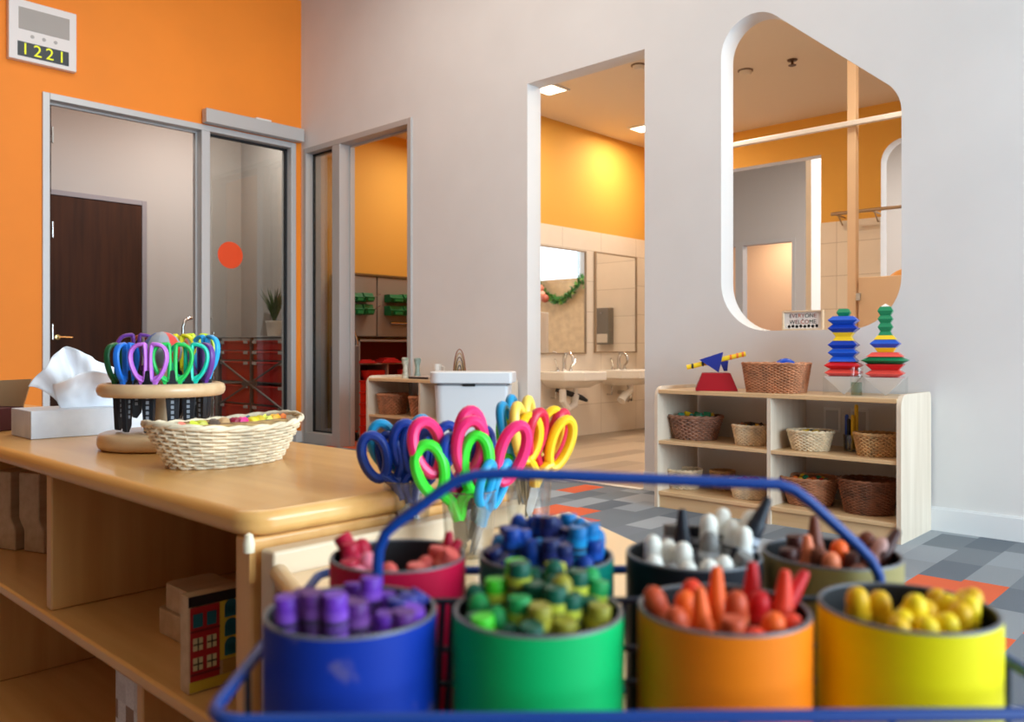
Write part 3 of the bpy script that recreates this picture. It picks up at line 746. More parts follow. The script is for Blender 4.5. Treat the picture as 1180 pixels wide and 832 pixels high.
bk, x, hw, h = shelf_basket('wicker_basket', 'pale basket of red pieces on the bottom shelf beside the divider', 842, 884, 4.0, z0, 20, W_pale, .78)
filler('game_piece', x, 4.0, z0+h*1.02, hw*.6, [P_red, P_mag], 12, .015, 'small red piece heaped in the pale bottom shelf basket', 'game piece', 'red pieces in the bottom basket', 'ball')
bk, x, hw, h = shelf_basket('wicker_basket', 'rust brown basket with orange pieces on the bottom shelf', 901, 967, 4.05, z0, 31, W_rust, .68, rows=18)
filler('game_piece', x, 4.05, z0+h*.9, hw*.6, [P_org, P_red, P_grn, P_yel], 12, .016, 'small orange, red, green or yellow piece in the rust brown basket', 'game piece', 'pieces in the rust brown basket', 'ball')
bk, x, hw, h = shelf_basket('wicker_basket', 'large dark brown empty basket in the bottom right corner of the shelf', 968, 1036, 4.03, z0, 38, W_dark, .74, rows=22)
# marker cup
x = onY(981, 4.1)
cp = thing('marker_cup', 'clear cup of tall markers between the cream and tan baskets', 'cup', (x, 4.1, z1))
MB().lathe([(.034, 0), (.038, .08), (.035, .08), (.031, .005)], 20).build('cup', glass('clear_plastic', (228, 232, 230), .08, .55), cp)
for k, (dx, dy, c, hh, lb) in enumerate(((-.022, 0, P_blu, .17, 'dark blue marker at the left of the marker cup'), (-.007, -.012, P_blk, .15, 'black marker in the middle of the marker cup'), (.01, -.008, P_yel, .17, 'thick yellow marker in the front of the marker cup'), (.02, .012, P_yel, .22, 'tall yellow marker at the back of the marker cup'))):
    o = MB().lathe([(.009, 0), (.009, hh*.55), (.0095, hh*.56), (.0095, hh*.95), (.006, hh)], 12).build('marker_pen', c, None, (x+dx, 4.1+dy, z1+.008))
    tag(o, lb, 'marker')
# ---- things on top of the right shelf
ZT = .6475
x, hw = onshelf(859, 932, 4.02)
wicker('wicker_basket', 'rust brown rectangular basket on top of the open shelf', (x, 4.02, ZT), 0.05, (hw*.98, hw*.6), (hw*.84, hw*.52), 33*dep(x, 4.02)/FPX, W_rust, 20, 64, 4.5)
rg = thing('toy_ring', 'blue toy ring with red and white centre standing in the top basket', 'toy', (onY(905, 4.02), 4.02, ZT+.115), .5)
MB().tube([(.042*math.cos(a*PI/14), 0, .042*math.sin(a*PI/14)) for a in range(28)], .018, 10, True).build('ring', P_blu, rg)
MB().lathe([(.028, -.008), (.028, .008)], 20, 0, RX).build('centre', P_wht, rg)
MB().lathe([(.014, -.011), (.014, .011)], 20, 0, RX).build('dot', P_red, rg)
# balance toy
x = onY(825, 4.0); d = dep(x, 4.0); s = d/FPX
bt = thing('balance_toy', 'red based balance toy with yellow beam and dark blue triangles', 'toy', (x, 4.0, ZT), .55)
MB().frusta([(46*s, 0), (46*s, .006), (31*s, 20*s)], rot=PI/4).build('base', mat('toy_dark_red', (150, 12, 24), .45, spec=.2), bt, bevel=.002)
Mt = Matrix.Translation((0, 0, 0))
tri = [(-12*s, 37*s), (7*s, 42*s), (3*s, 20*s)]
MB().prism([(-19*s, 35*s), (8*s, 44*s), (3*s, 20.5*s)], .012, .03, 0, RX).build('pointer', mat('toy_navy', (24, 40, 130), .35), bt)
MB().prism([(4*s, 34*s), (14*s, 34*s), (13*s, 22*s), (9*s, 22*s)], -.03, -.012, 0, RX).build('pointer', mat('toy_navy', (0, 0, 0)), bt)
b = MB().tube([(-33*s, 0, 26*s), (33*s, 0, 42*s)], .013, 8)
b.build('beam', P_yel, bt)
for q in (-.8, -.45, .5, .72, .9):
    MB().lathe([(.014, -.006), (.014, .006)], 10, 0, Matrix.Translation((33*s*q, 0, 34*s+8*s*q)) @ Matrix.Rotation(PI/2, 4, 'Y')).build('marking', P_org if q > 0 else P_blk, bt)
# stacking towers
P_blu2 = mat('wedge_blue', (30, 84, 190), .3); P_dblu = mat('wedge_dark_blue', (16, 58, 164), .3)
clear = glass('clear_acrylic', (253, 254, 254), .01, .14)
def tower(px, Y, rows, base_w, ybase, ytop, which):
    x = onY(px, Y); d = dep(x, Y); s = d/FPX
    zb = ZT
    hb = 17*s*1.25
    bs = thing('block_stand', 'clear acrylic stand under the %s' % which, 'stand', (x, Y, zb), .25)
    w = base_w*s/2
    b = MB()
    for sx in (-1, 1): b.box(sx*w-.001, sx*w+.001, -w, w, 0, hb).box(-w, w, sx*w-.001, sx*w+.001, 0, hb)
    b.build('box', clear, bs)
    MB().frusta([(.004, .0), (base_w*s*.95, hb-.001)]).build('cradle', mat('frosted_acrylic', (232, 228, 230), .35), bs)
    tot = sum(r[1] for r in rows); z = zb+hb
    sc = (zat(ytop, d)-z)/tot
    for i, (kind, hh, wid, m, lb) in enumerate(rows):
        h = hh*sc; W = wid*s*.93
        if kind == 'di': pr = [(W*.68, .0004), (W, h*.5), (W*.68, h)]
        elif kind == 'up': pr = [(W, .0004), (W*.7, h)]
        elif kind == 'dn': pr = [(W*.7, .0004), (W, h)]
        elif kind == 'hg': pr = [(W, .0004), (W*.72, h*.5), (W, h)]
        elif kind == 'tip': pr = [(W, .0004), (.002, h)]
        o = MB().frusta(pr).build('stacking_block', m, None, (x, Y, z), bevel=.0012, rot=(0, 0, .25))
        tag(o, lb, 'stacking block', 'stacking blocks of the %s' % which)
        z += h
T1 = 'left block tower'
tower(972.5, 4.06, [
    ('di', 55, 41, P_lred, 'light red block resting in the left tower stand'),
    ('di', 60, 42, P_red, 'deep red block, second from the bottom of the left tower'),
    ('up', 40, 33, P_blu2, 'sloped blue half block on the deep red block of the left tower'),
    ('di', 62, 34, P_blu2, 'blue block on the sloped blue half block of the left tower'),
    ('di', 64, 34, P_dblu, 'blue block directly under the yellow block of the left tower'),
    ('hg', 66, 24, P_yel, 'yellow waisted block in the middle of the left tower'),
    ('di', 66, 34, P_dblu, 'blue block directly above the yellow block of the left tower'),
    ('di', 64, 34, P_blu2, 'blue block directly under the green cap of the left tower'),
    ('di', 60, 16, P_grn, 'small green block capping the left tower')], 40, 457, 356, T1)
T2 = 'right block tower'
tower(1020.5, 4.10, [
    ('di', 58, 43, P_lred, 'light red block resting in the right tower stand'),
    ('dn', 46, 43, P_red, 'deep red half block under the wide green block'),
    ('di', 58, 52, P_grn, 'widest green block in the lower half of the right tower'),
    ('up', 36, 41, P_lred, 'light red half block above the wide green block'),
    ('dn', 36, 24, P_yel, 'yellow half block under the blue block of the right tower'),
    ('di', 65, 34, P_blu2, 'only blue block of the right tower'),
    ('up', 34, 25, P_yel, 'yellow half block above the blue block of the right tower'),
    ('up', 34, 16, P_grn, 'green half block at the foot of the green column'),
    ('di', 66, 17, P_grn, 'small green block, lowest full one of the green column'),
    ('di', 62, 17, P_grn, 'small green block in the middle of the green column'),
    ('di', 68, 17.5, P_grn, 'small green block at the top of the right tower, under the white tip'),
    ('tip', 24, 10, P_wht, 'little white pyramid tip on the right tower')], 44, 457, 350, T2)
x = onY(987, 3.94)
tb = thing('clear_tube', 'short clear cylinder jar standing before the left block tower', 'jar', (x, 3.94, ZT))
s = dep(x, 3.94)/FPX
MB().lathe([(7.2*s, 0), (7.2*s, 33*s), (6.5*s, 33*s), (6.5*s, .004)], 24).build('wall', clear, tb)
MB().lathe([(6*s, .004), (6*s, 16*s), (5.6*s, 16*s), (5.6*s, .006)], 24).build('inner_cup', glass('pale_green_plastic', (232, 240, 234), .03, .2), tb)
# welcome sign on the window ledge
xa, xb = onY(902, YW+.05), onY(949, YW+.05)
zs0 = .9702
sg = thing('welcome_sign', 'small wooden framed sign reading everyone is welcome on the window ledge', 'sign', ((xa+xb)/2, YW+.05, zs0))
w = (xb-xa)/2; hh = 23*dep((xa+xb)/2, YW)/FPX
M_sf = wood('sign_frame', (232, 206, 172), (220, 190, 154), 0, .5)
MB().box(-w, w, -.012, .012, 0, .008).box(-w, w, -.012, .012, hh-.008, hh).box(-w, -w+.009, -.012, .012, .008, hh-.008).box(w-.009, w, -.012, .012, .008, hh-.008).build('frame', M_sf, sg, bevel=.001)
cd = MB().box(-w+.009, w-.009, 0, .008, .008, hh-.008).build('card', mat('sign_card', (232, 226, 220), .6), sg)
inks = [mat('ink%d' % i, c, .6) for i, c in enumerate(((40, 44, 52), (120, 40, 60), (60, 60, 66), (196, 96, 60), (150, 70, 60), (30, 70, 60), (40, 40, 44), (140, 60, 50)))]
for body, z, sz in (('EVERYONE', hh*.73, .031), ('is', hh*.55, .016), ('WELCOME', hh*.42, .031)):
    txt('lettering', body, sz, inks[0], cd, FRAME((0, -.0008, z), (1, 0, 0), (0, 0, 1), (0, -1, 0)), .0003, mats=inks)
cl = [P_red, P_org, P_grn, P_blk, P_red, P_org, P_teal, P_grn]
for k in range(8):
    q = -w*.68+w*1.36*k/7
    MB().lathe([(.0001, -.0010), (.0085, -.0008), (.0085, 0)], 10, 0, Matrix.Translation((q, 0, hh*.2+.002*(k % 2))) @ RX).build('picture_dot', cl[k], cd)

# ---- left shelf: baskets, figures, rainbow
for i, (p0, p1, lb, m) in enumerate(((437, 469, 'brown square basket at the end of the left shelf under the white figurine', W_rust), (473, 505, 'brown square basket half hidden behind the white bin', W_rust))):
    x, hw = onshelf(p0, p1, 4.02)
    wicker('wicker_basket', lb, (x, 4.02, z1), .3, (hw*.92, hw*.8), (hw*.74, hw*.64), 22*dep(x, 4.02)/FPX, m, 11, 34, 4.5)
x, hw = onshelf(470, 512, 4.02)
wicker('wicker_basket', 'cream basket low on the left shelf behind the scissors', (x, 4.02, z0), .3, (hw, hw*.7), (hw*.75, hw*.6), .13, W_cream, 7, 22)
def bone(px, py0, py1, Y, m, label, name='figurine'):
    x = onY(px, Y); s = dep(x, Y)/FPX; h = (py1-py0)*s
    o = MB().lathe([(.0265, 0), (.0265, h*.06), (.019, h*.3), (.017, h*.55), (.026, h*.82), (.028, h*.95), (.02, h)], 18).build(name, m, None, (x, Y, ZT))
    return tag(o, label, 'figurine')
bone(467, 414, 438, 4.0, mat('ivory_ceramic', (226, 214, 196), .5, var=.3, vscale=30, c2=(120, 130, 110)), 'ivory waisted figurine with green marks on the left shelf end')
bone(481, 413, 436, 4.12, mat('sage_ceramic', (150, 168, 156), .4, var=.2, vscale=30), 'sage green waisted figurine behind the ivory one')
x = onY(504, 4.12); fg = thing('mug', 'white cup with a handle on the left shelf beside the rainbow', 'cup', (x, 4.12, ZT+.02), .9)
MB().lathe([(.024, 0), (.03, .09), (.026, .09), (.021, .006)], 20).build('cup', P_wht, fg)
MB().tube([(.026, 0, .02), (.05, 0, .03), (.05, 0, .065), (.028, 0, .075)], .006, 8).build('handle', P_wht, fg)
x = onY(493, 4.06); s = thing('slate_tray', 'flat tray with dark front edge under the white cup', 'tray', (x, 4.06, ZT), 0)
MB().box(-.10, .16, -.1, .13, 0, .018).build('tray', mat('tray_beige', (196, 176, 160), .6), s, bevel=.003)
MB().box(-.10, .12, -.103, -.1, .002, .016).build('edge', mat('tray_dark', (50, 44, 48), .5), s)
x = onY(529.5, 4.1); d = dep(x, 4.1); s = d/FPX
rb = thing('rainbow_stacker', 'small wooden rainbow arch stacker behind the white bin lid', 'toy', (x, 4.1, ZT), .75)
for k, c in enumerate(((150, 92, 66), (196, 160, 110), (110, 84, 66), (214, 190, 140), (96, 84, 84), (200, 150, 110))):
    r0 = 7.2-k*1.15
    pa = [(r0*s*math.cos(PI*q/20), 0, (35-k*4.6)*s*max(.0, math.sin(PI*q/20))) for q in range(21)]
    MB().tube(pa, .0038, 6, up=(0, 1, 0), flat=4).build('arch', mat('rainbow%d' % k, c, .6), rb)
# ---- white bin
bx, by = cam(-.235, 5.02)
M_bin = mat('white_bin_plastic', (226, 228, 230), .35)
tn = thing('waste_bin', 'tall white lidded waste bin before the low birch shelf', 'bin', (bx, by, 0), TH-.1)
b = MB()
body = roundpoly([(-.225, -.12), (.225, -.12), (.225, .12), (-.225, .12)], [.06, .02, .02, .06], 8)
bot = [(p[0]*.86, p[1]*.86) for p in body]; n = len(body)
b.add([(p[0], p[1], 0) for p in bot]+[(p[0], p[1], .65) for p in body], [tuple(range(n-1, -1, -1)), tuple(range(n, 2*n))]+[(k, (k+1) % n, n+(k+1) % n, n+k) for k in range(n)])
b.build('body', M_bin, tn)
lid = roundpoly([(-.25, -.14), (.25, -.14), (.25, .14), (-.25, .14)], [.07, .02, .02, .07], 8)
MB().prism(lid, .665, .733).build('lid', M_bin, tn, bevel=.008)
MB().prism([(p[0]*.94, p[1]*.94) for p in body], .65, .665).build('seal', mat('bin_gap', (150, 152, 156), .6), tn)
MB().box(-.045, .03, -.128, -.118, .648, .662).build('latch', M_black, tn)
# ================================================================ NEAR LOW SHELF WITH ROUNDED TOP
XE, YF, YK = -.735, .407, .79
ns = thing('low_bookcase', 'maple low bookcase with rounded top edge carrying tissues, scissors rack and basket', 'bookcase', (0, 0, 0))
top = roundpoly([(-2.95, YF), (XE, YF), (XE, YK), (-2.95, YK)], [.04, .035, .035, .04], 8)
MB().prism(top, .684, .71).build('top_panel', M_maple, ns, bevel=.011, seg=4)
MB().box(-.775, -.742, YF+.008, YK-.005, 0, .6838).build('end_panel', M_maple_z, ns, bevel=.004)
MB().box(-2.945, -2.915, YF+.008, YK-.005, 0, .6838).build('end_panel', M_maple_z, ns, bevel=.004)
MB().box(-2.915, -.775, YK-.022, YK-.010, .02, .6838).build('back_panel', M_maple_z, ns)
MB().box(-2.915, -.775, YF+.006, YK-.022, .466, .484).build('shelf_board', M_maple, ns, bevel=.005)
MB().box(-2.915, -.775, YF+.006, YK-.022, .235, .253).build('shelf_board', M_maple, ns, bevel=.005)
for x in (-1.338, -2.10): MB().box(x-.011, x+.011, YF+.014, YK-.022, .4842, .6838).build('divider', M_maple_z, ns, bevel=.003)
for x in (-1.033, -1.75): MB().box(x-.009, x+.009, YF+.02, YK-.022, .2532, .4658).build('divider', M_maple_z, ns, bevel=.003)
MB().box(-2.915, -.775, YF+.03, YF+.048, .02, .2348).build('kick_board', M_maple, ns)
# ---- wedge corner unit next to it
cu = thing('corner_table', 'wedge shaped maple corner table holding the crayon caddy and scissor cups', 'table', (0, 0, 0))
ZS = .653
wedge = [(-.706, .43), (-.53, .366), (-.27, .089), (.01, .353), (-.138, .489), (-.30, .617), (-.511, .762), (-.706, .862)]
MB().prism(wedge, ZS-.02, ZS).build('top_panel', wood('table_top_maple', (240, 206, 160), (232, 194, 146), 1, .4, 1.5), cu, bevel=.004)
MB().box(-.7315, -.7065, .418, .79, .02, .676).build('side_panel', wood('pale_edge_maple', (222, 196, 164), (210, 182, 148), 1, .4, 2), cu, bevel=.004)
MB().tube([(-.706, .424, .655), (-.62, .393, .652), (-.53, .358, .648), (-.40, .22, .646), (-.276, .082, .645)], .009, 12).build('front_lip', wood('lip_maple', (206, 168, 120), (190, 150, 104), 0, .4, 2), cu)
cx_ = sum(p[0] for p in wedge)/8; cy_ = sum(p[1] for p in wedge)/8
MB().prism([(cx_+(x-cx_)*.9, cy_+(y-cy_)*.9) for x, y in wedge], .0, ZS-.0202).build('cabinet_body', M_maple_z, cu)
pg = MB().lathe([(.0055, 0), (.006, .008), (.004, .017), (.001, .019)], 12).build('connector_peg', mat('cream_peg', (238, 222, 190), .4), None, (-.7385, .4105, .672))
MB().box(-.0035, .003, -.001, .006, -.03, 0).build('stem', M_maple_z, pg)
tag(pg, 'small cream connector peg between the bookcase corner and the wedge table', 'peg')

# ================================================================ THINGS ON THE BOOKCASE
ZB = .7102
# tissue box
tx, ty = -1.61, .475
tb = thing('tissue_box', 'flat pale grey marbled tissue box on the bookcase top', 'tissue box', (tx-.06, ty+.125, ZB), -.02)
b = MB().box(-.06, .06, -.12, .12, 0, .05)
b.build('carton', mat('marble_card', (232, 234, 238), .55, var=.12, vscale=16, c2=(206, 210, 218)), tb, bevel=.0015)
ts = MB(); nu, nv = 44, 26; v = []
rnd = random.Random(4)
from mathutils import noise
for j in range(nv):
    f = j/(nv-1)
    for i in range(nu):
        g = i/(nu-1)*2-1
        ys = .050+.030*f if g < 0 else .07+.040*f
        y = g*ys*(1+.12*f) - .012*f
        hgt = .118*f*(1-.46*max(0, g+.3) - .35*max(0, -g-.3)) 
        fold = .016*math.sin(g*9+2.2*f)*f + .006*math.sin(g*23)*f
        x = fold + .012*noise.noise(Vector((g*3, f*3, 1)))*f
        if g < -.45:
            k = (-.45-g)/.55; y -= .006*k*f; hgt -= .045*k**1.5*f*f
        v.append((x, y, .047+hgt))
ts.add(v, [(j*nu+i, j*nu+i+1, (j+1)*nu+i+1, (j+1)*nu+i) for j in range(nv-1) for i in range(nu-1)])
M_tis = mat('tissue_paper', (240, 238, 240), .9)
o = ts.build('tissue', M_tis, tb, angle=60); s_ = o.modifiers.new('s', 'SOLIDIFY'); s_.thickness = .0012
ts2 = MB(); v = []
for j in range(nv):
    f = j/(nv-1)
    for i in range(nu):
        g = i/(nu-1)*2-1
        y = g*(.06+.03*f)+.006
        hgt = .072*f*(1-.40*abs(g+.2)**1.2)
        x = .02*f+.013*math.sin(g*7+1.2)*f+.03*f*f+.01*noise.noise(Vector((g*4, f*3, 7)))*f
        v.append((x, y, .047+hgt))
ts2.add(v, [(j*nu+i, j*nu+i+1, (j+1)*nu+i+1, (j+1)*nu+i) for j in range(nv-1) for i in range(nu-1)])
o = ts2.build('tissue', M_tis, tb, angle=60); s_ = o.modifiers.new('s', 'SOLIDIFY'); s_.thickness = .0012
# cardboard box with flap, cut by the picture edge
bx, by = cam(-1.04, 1.62)
cb = thing('cardboard_box', 'small dark red box with raised brown cardboard flap at the end of the bookcase', 'box', (bx, by, ZB), .5)
MB().box(-.06, .055, -.05, .05, 0, .045).build('carton', mat('dark_red_card', (74, 12, 16), .6), cb, bevel=.002)
MB().prism([(-.06, 0), (.055, 0), (.075, .055), (-.03, .05)], -.0485, -.046, 0, Matrix.Translation((0, 0, .045)) @ RX).build('flap', mat('brown_card', (196, 156, 112), .8), cb)
MB().box(-.062, .056, -.0525, -.05, .0, .012).build('base_strip', M_black, cb)

# ---- scissors
M_blade = mat('scissor_steel', (180, 182, 186), .25, metal=1.0)
M_sleeve = mat('black_sleeve', (24, 28, 34), .4, var=.15, vscale=60)
SCOL = {'purple': (200, 112, 214), 'violet': (104, 52, 138), 'green': (34, 190, 84), 'dark green': (20, 98, 52), 'teal': (20, 196, 166), 'blue': (26, 110, 206), 'orange brown': (196, 88, 48),
        'yellow': (232, 214, 30), 'lime': (206, 226, 44), 'sky blue': (40, 160, 214), 'navy blue': (10, 52, 142), 'hot pink': (242, 34, 108), 'neon green': (58, 220, 50), 'cyan': (20, 150, 200), 'golden yellow': (250, 196, 20), 'pale yellow': (246, 206, 84), 'crimson': (206, 26, 60)}
def scol(c): return mat('handle_'+c.replace(' ', '_'), SCOL[c], .4)
def edger(color, label, loc, rz):          # craft scissors with two teardrop loops and a black blade sleeve
    t = thing('craft_scissors', label, 'scissors', loc, rz, 'craft scissors in the round rack')
    m = scol(color)
    for s in (-1, 1):
        pa = []
        for k in range(30):
            a = 2*PI*k/30
            up_ = (1-math.cos(a))/2
            if a <= PI: xx = .0062+.0270*max(0, math.sin(a))**.75*(.42+.58*up_**.7)
            else: xx = .0062-.0022*abs(math.sin(a))
            pa.append((s*xx, 0, .038-.029*math.cos(a)))
        MB().tube(pa, .0034, 8, True, flat=1.5, up=(0, 1, 0)).build('handle_loop', m, t)
        MB().prism([(s*.0035, -.004), (s*.009, -.006), (s*.020, .022), (s*.0045, .014)], -.0035, .0035, 0, RX).build('shank', m, t, bevel=.0012)
    b = MB().prism([(-.011, -.006), (.011, -.006), (.0035, .026), (-.0035, .026)], -.0048, .0048, 0, RX)
    b.prism([(-.011, -.006), (.011, -.006), (.008, -.062), (.001, -.072), (-.006, -.07)], -.004, .004, 0, RX)
    b.build('blade_sleeve', M_sleeve, t, bevel=.001)
    pr = MB()
    for k in range(5): pr.box(-.0022, .0022, -.0046, -.0039, -.05+.008*k, -.045+.008*k)
    pr.build('white_print', mat('grey_print', (150, 156, 164), .6), t)
    return t
# ---- round rack
rl, rd = -.570, 1.350
rx, ry = cam(rl, rd)
rk = thing('scissor_rack', 'round two-tier wooden scissor rack with central knob on the bookcase', 'scissor rack', (rx, ry, ZB))
def discprof(r, z0, z1, k=.008): return [(r-k, z0), (r-k*.3, z0+k*.3), (r, z0+k), (r, z1-k), (r-k*.3, z1-k*.3), (r-k, z1)]
M_disc = wood('rack_beech', (222, 184, 138), (206, 164, 118), 0, .35, 3)
MB().lathe([(.0001, .0)]+discprof(.0965, .0005, .0265)+[(.0001, .0265)], 56).build('base_disc', M_disc, rk, angle=50)
MB().lathe(discprof(.0972, .084, .105)+[(.0825, .105), (.0805, .095), (.0825, .084), (.09, .084)], 56, cap=False).build('upper_ring', M_disc, rk, angle=50)
MB().lathe([(.02, .0265), (.014, .034), (.012, .10), (.012, .15)], 20).build('post', M_disc, rk)
kb = MB()
for k in range(10):
    a0, a1 = 2*PI*k/10, 2*PI*(k+1)/10
    v = []
    for i in range(9):
        for j in range(4):
            la = -PI/2+PI*i/8; lo = a0+(a1-a0)*j/3
            v.append((.031*math.cos(la)*math.cos(lo), .031*math.cos(la)*math.sin(lo), .157+.031*math.sin(la)))
    kb.add(v, [(i*4+j, i*4+j+1, (i+1)*4+j+1, (i+1)*4+j) for i in range(8) for j in range(3)], (1, 0, 2, 0, 0)[k % 5])
kb.build('knob_ball', [mat('ball_grey', (150, 148, 150), .5), mat('ball_red', (216, 60, 44), .5), mat('ball_blue', (70, 110, 170), .5)], rk, angle=60)
sk = MB()
for q in range(3): sk.box(.010, .083, -.004, .004, .087, .094, 0, Matrix.Rotation(2*PI*q/3+TH+PI/2, 4, 'Z'))
sk.build('spoke', M_disc, rk)
FACE = TH                                    # facing the viewer's side of the room
ED = [  # px of the centre, depth offset, turn, colour, label, lift
    (132, -.015, 1.35, 'dark green', 'dark green handled craft scissors seen edge-on at the left of the rack', 0),
    (146, -.045, 1.45, 'blue', 'blue handled craft scissors edge-on beside the purple pair', 0),
    (169, -.074, .0, 'purple', 'light purple handled craft scissors in front of the rack', 0),
    (203, -.072, .35, 'green', 'bright green handled craft scissors right of the purple pair', 0),
    (231, -.050, .25, 'teal', 'teal handled craft scissors at the front right of the rack', 0),
    (252, -.008, -.6, 'violet', 'dark violet handled craft scissors at the far right of the rack', 0),
    (157, .03, .5, 'violet', 'violet handled craft scissors at the back left of the rack', .004),
    (170, .060, .3, 'orange brown', 'orange brown handled craft scissors behind the purple pair', .003),
    (196, .066, .2, 'orange brown', 'orange brown handled craft scissors left of the yellow pair', .001),
    (207, .040, -.3, 'yellow', 'yellow handled craft scissors behind the green pair', .003),
    (227, .045, .1, 'lime', 'lime yellow handled craft scissors at the back right of the rack', .004),
    (238, .022, -.5, 'sky blue', 'sky blue handled craft scissors behind the teal pair', .001)]
for px, dd, tr, c, lb, lift in ED:
    d = rd+dd; x, y = cam((px-590)/FPX*d, d)
    q = math.hypot(x-rx, y-ry)
    if q > .066: x, y = rx+(x-rx)*.066/q, ry+(y-ry)*.066/q
    edger(c, lb, (x, y, ZB+.0265+.0735+lift+(.012 if dd > .01 else 0)), FACE+tr)

# ---- near wicker basket with odds and ends
bx, by = cam(-.402, 1.165)
BZ = ZB
wicker('wicker_basket', 'large pale wicker basket in front of the scissor rack', (bx, by, BZ), TH+.93, (.112, .078), (.080, .052), .053, W_pale, 12, 36, 2.15, rise=.009, res=4, rim_r=.0042)
o_ = COL.objects
PIECES = [(208, 487, .0, 'salmon pink', (232, 120, 96)), (222, 484, -.01, 'lime', (206, 210, 40)), (232, 484, .01, 'olive yellow', (196, 190, 60)), (246, 480, .0, 'dark brown', (84, 64, 48)), (258, 477, .02, 'tan', (206, 160, 110)),
          (271, 476, .02, 'dark crimson', (150, 20, 50)), (279, 475, .01, 'hot pink', (226, 40, 120)), (288, 473, .03, 'slate teal', (40, 90, 104)), (291, 477, .0, 'lemon', (236, 214, 50)), (299, 476, .015, 'mustard yellow', (214, 180, 40)), (307, 474, .03, 'pale lime', (220, 224, 90)), (316, 473, .03, 'amber', (236, 170, 40)), (324, 471, .04, 'orange', (236, 120, 50))]
for px, py, q, cn, c in PIECES:
    u = (px-590)/FPX
    # stand on the basket's long axis
    ax = (math.cos(TH+.93), math.sin(TH+.93)); dl = dirxy(px)
    det = dl[0]*(-ax[1])+dl[1]*ax[0]
    t_ = (bx*(-ax[1])+by*ax[0])/det
    t_ += q*.4-.004
    x, y = dl[0]*t_, dl[1]*t_
    z = max(BZ+.044, min(zat(py, t_), BZ+.062))-.009
    b = MB(); w = .010
    b.lathe([(.0001, -w*.9), (w*.75, -w*.7), (w, -.002), (w*.6, .004), (w*.9, w*.6), (.0001, w)], 10)
    o = b.build('craft_piece', mat('piece_'+cn.replace(' ', '_'), c, .5), None, (x, y, z), rot=(rnd.uniform(.6, 1.6), rnd.uniform(-.5, .5), rnd.uniform(0, 6)))
    tag(o, '%s knobbly craft piece on top in the large pale basket' % cn, 'craft piece', 'craft pieces in the large pale basket')
bd = MB().lathe([(.0001, 0), (1, 0)], 36, 0, Matrix.Diagonal((.094, .064, 1, 1)), cap=False)
o = bd.build('craft_pieces', mat('mixed_pieces', (190, 150, 90), .7, var=.5, vscale=60, bump=1, bscale=80), None, (bx, by, BZ+.036), rot=(0, 0, TH+.93))
s_ = o.modifiers.new('s', 'SOLIDIFY'); s_.thickness = .02
tag(o, 'layer of mixed small craft pieces filling the large pale basket', 'craft pieces', kind='stuff')

# ---- blocks and the painted house on the middle shelf
ZM = .4842
hs = thing('painted_house_block', 'wooden house block with painted red and yellow front on the shelf', 'toy block', (-.893, .423, ZM), -.03)
HX = .0
MB().box(-.022, 0, 0, .115, 0, .109).build('block', M_block, hs, bevel=.0015)
fc = MB().box(0, .0008, .002, .036, .014, .0965, 0).box(0, .0008, .0365, .113, .03, .1, 1).box(0, .0010, .0, .115, .0975, .109, 2).box(0, .0008, .001, .114, .002, .0135, 1).box(0, .001, .040, .110, .0145, .0295, 3)
fc.build('painted_front', [mat('house_red', (170, 28, 30), .5), mat('house_yellow', (206, 176, 50), .5), mat('house_roof_black', (24, 24, 26), .5), mat('house_tan', (176, 136, 60), .5)], hs)
wn = MB()
for y in (.005, .021):
    wn.box(.0006, .0016, y, y+.011, .074, .089, 0)
    for z in (.048, .026):
        wn.box(.0006, .0016, y, y+.011, z, z+.014, 1)
        wn.box(.0014, .002, y+.0048, y+.0062, z, z+.014, 2).box(.0014, .002, y, y+.011, z+.0062, z+.0078, 2)
for z in (.034, .056, .078):
    wn.box(.0006, .0016, .042, .058, z, z+.012, 0)
    wn.lathe([(.008, .0006), (.008, .0016)], 16, 0, Matrix.Translation((0, .050, z+.012)) @ Matrix.Rotation(PI/2, 4, 'Y'))
wn.box(.0012, .0018, .002, .036, .0685, .071, 3).box(.0012, .0018, .002, .036, .0205, .023, 3)
wn.build('window_paint', [mat('house_teal', (18, 96, 104), .5), mat('house_cream', (206, 190, 140), .5), mat('house_dark', (40, 40, 30), .5), mat('house_dark_red', (110, 16, 22), .5)], hs)
def block(x0, x1, y0, y1, z0, h, label, rad=.012):
    b = MB().prism(roundpoly([(0, 0), (x1-x0, 0), (x1-x0, y1-y0), (0, y1-y0)], [rad]*4, 5), 0, h)
    o = b.build('wooden_block', M_block, None, (x0, y0, z0), bevel=.002)
    return tag(o, label, 'toy block', 'bare wooden blocks on the middle shelf')
block(-1.13, -.925, .49, .56, ZM, .034, 'bare wooden block, lowest of the pile behind the painted house')
block(-1.12, -.925, .495, .565, ZM+.0342, .034, 'bare wooden block, second from the bottom behind the painted house')
block(-1.15, -.96, .61, .69, ZM, .034, 'bare wooden block on the shelf behind the low pile')
block(-1.14, -.97, .61, .69, ZM+.0342, .034, 'bare wooden block, middle of the pile against the shelf back')
block(-1.12, -.98, .61, .69, ZM+.0684, .034, 'bare wooden block topping the pile against the shelf back')
block(-.955, -.80, .59, .70, ZM, .10, 'thick wooden block hidden mostly by the painted house')
block(-.955, -.80, .595, .70, ZM+.1002, .036, 'wooden block on the thick block under the bookcase top')
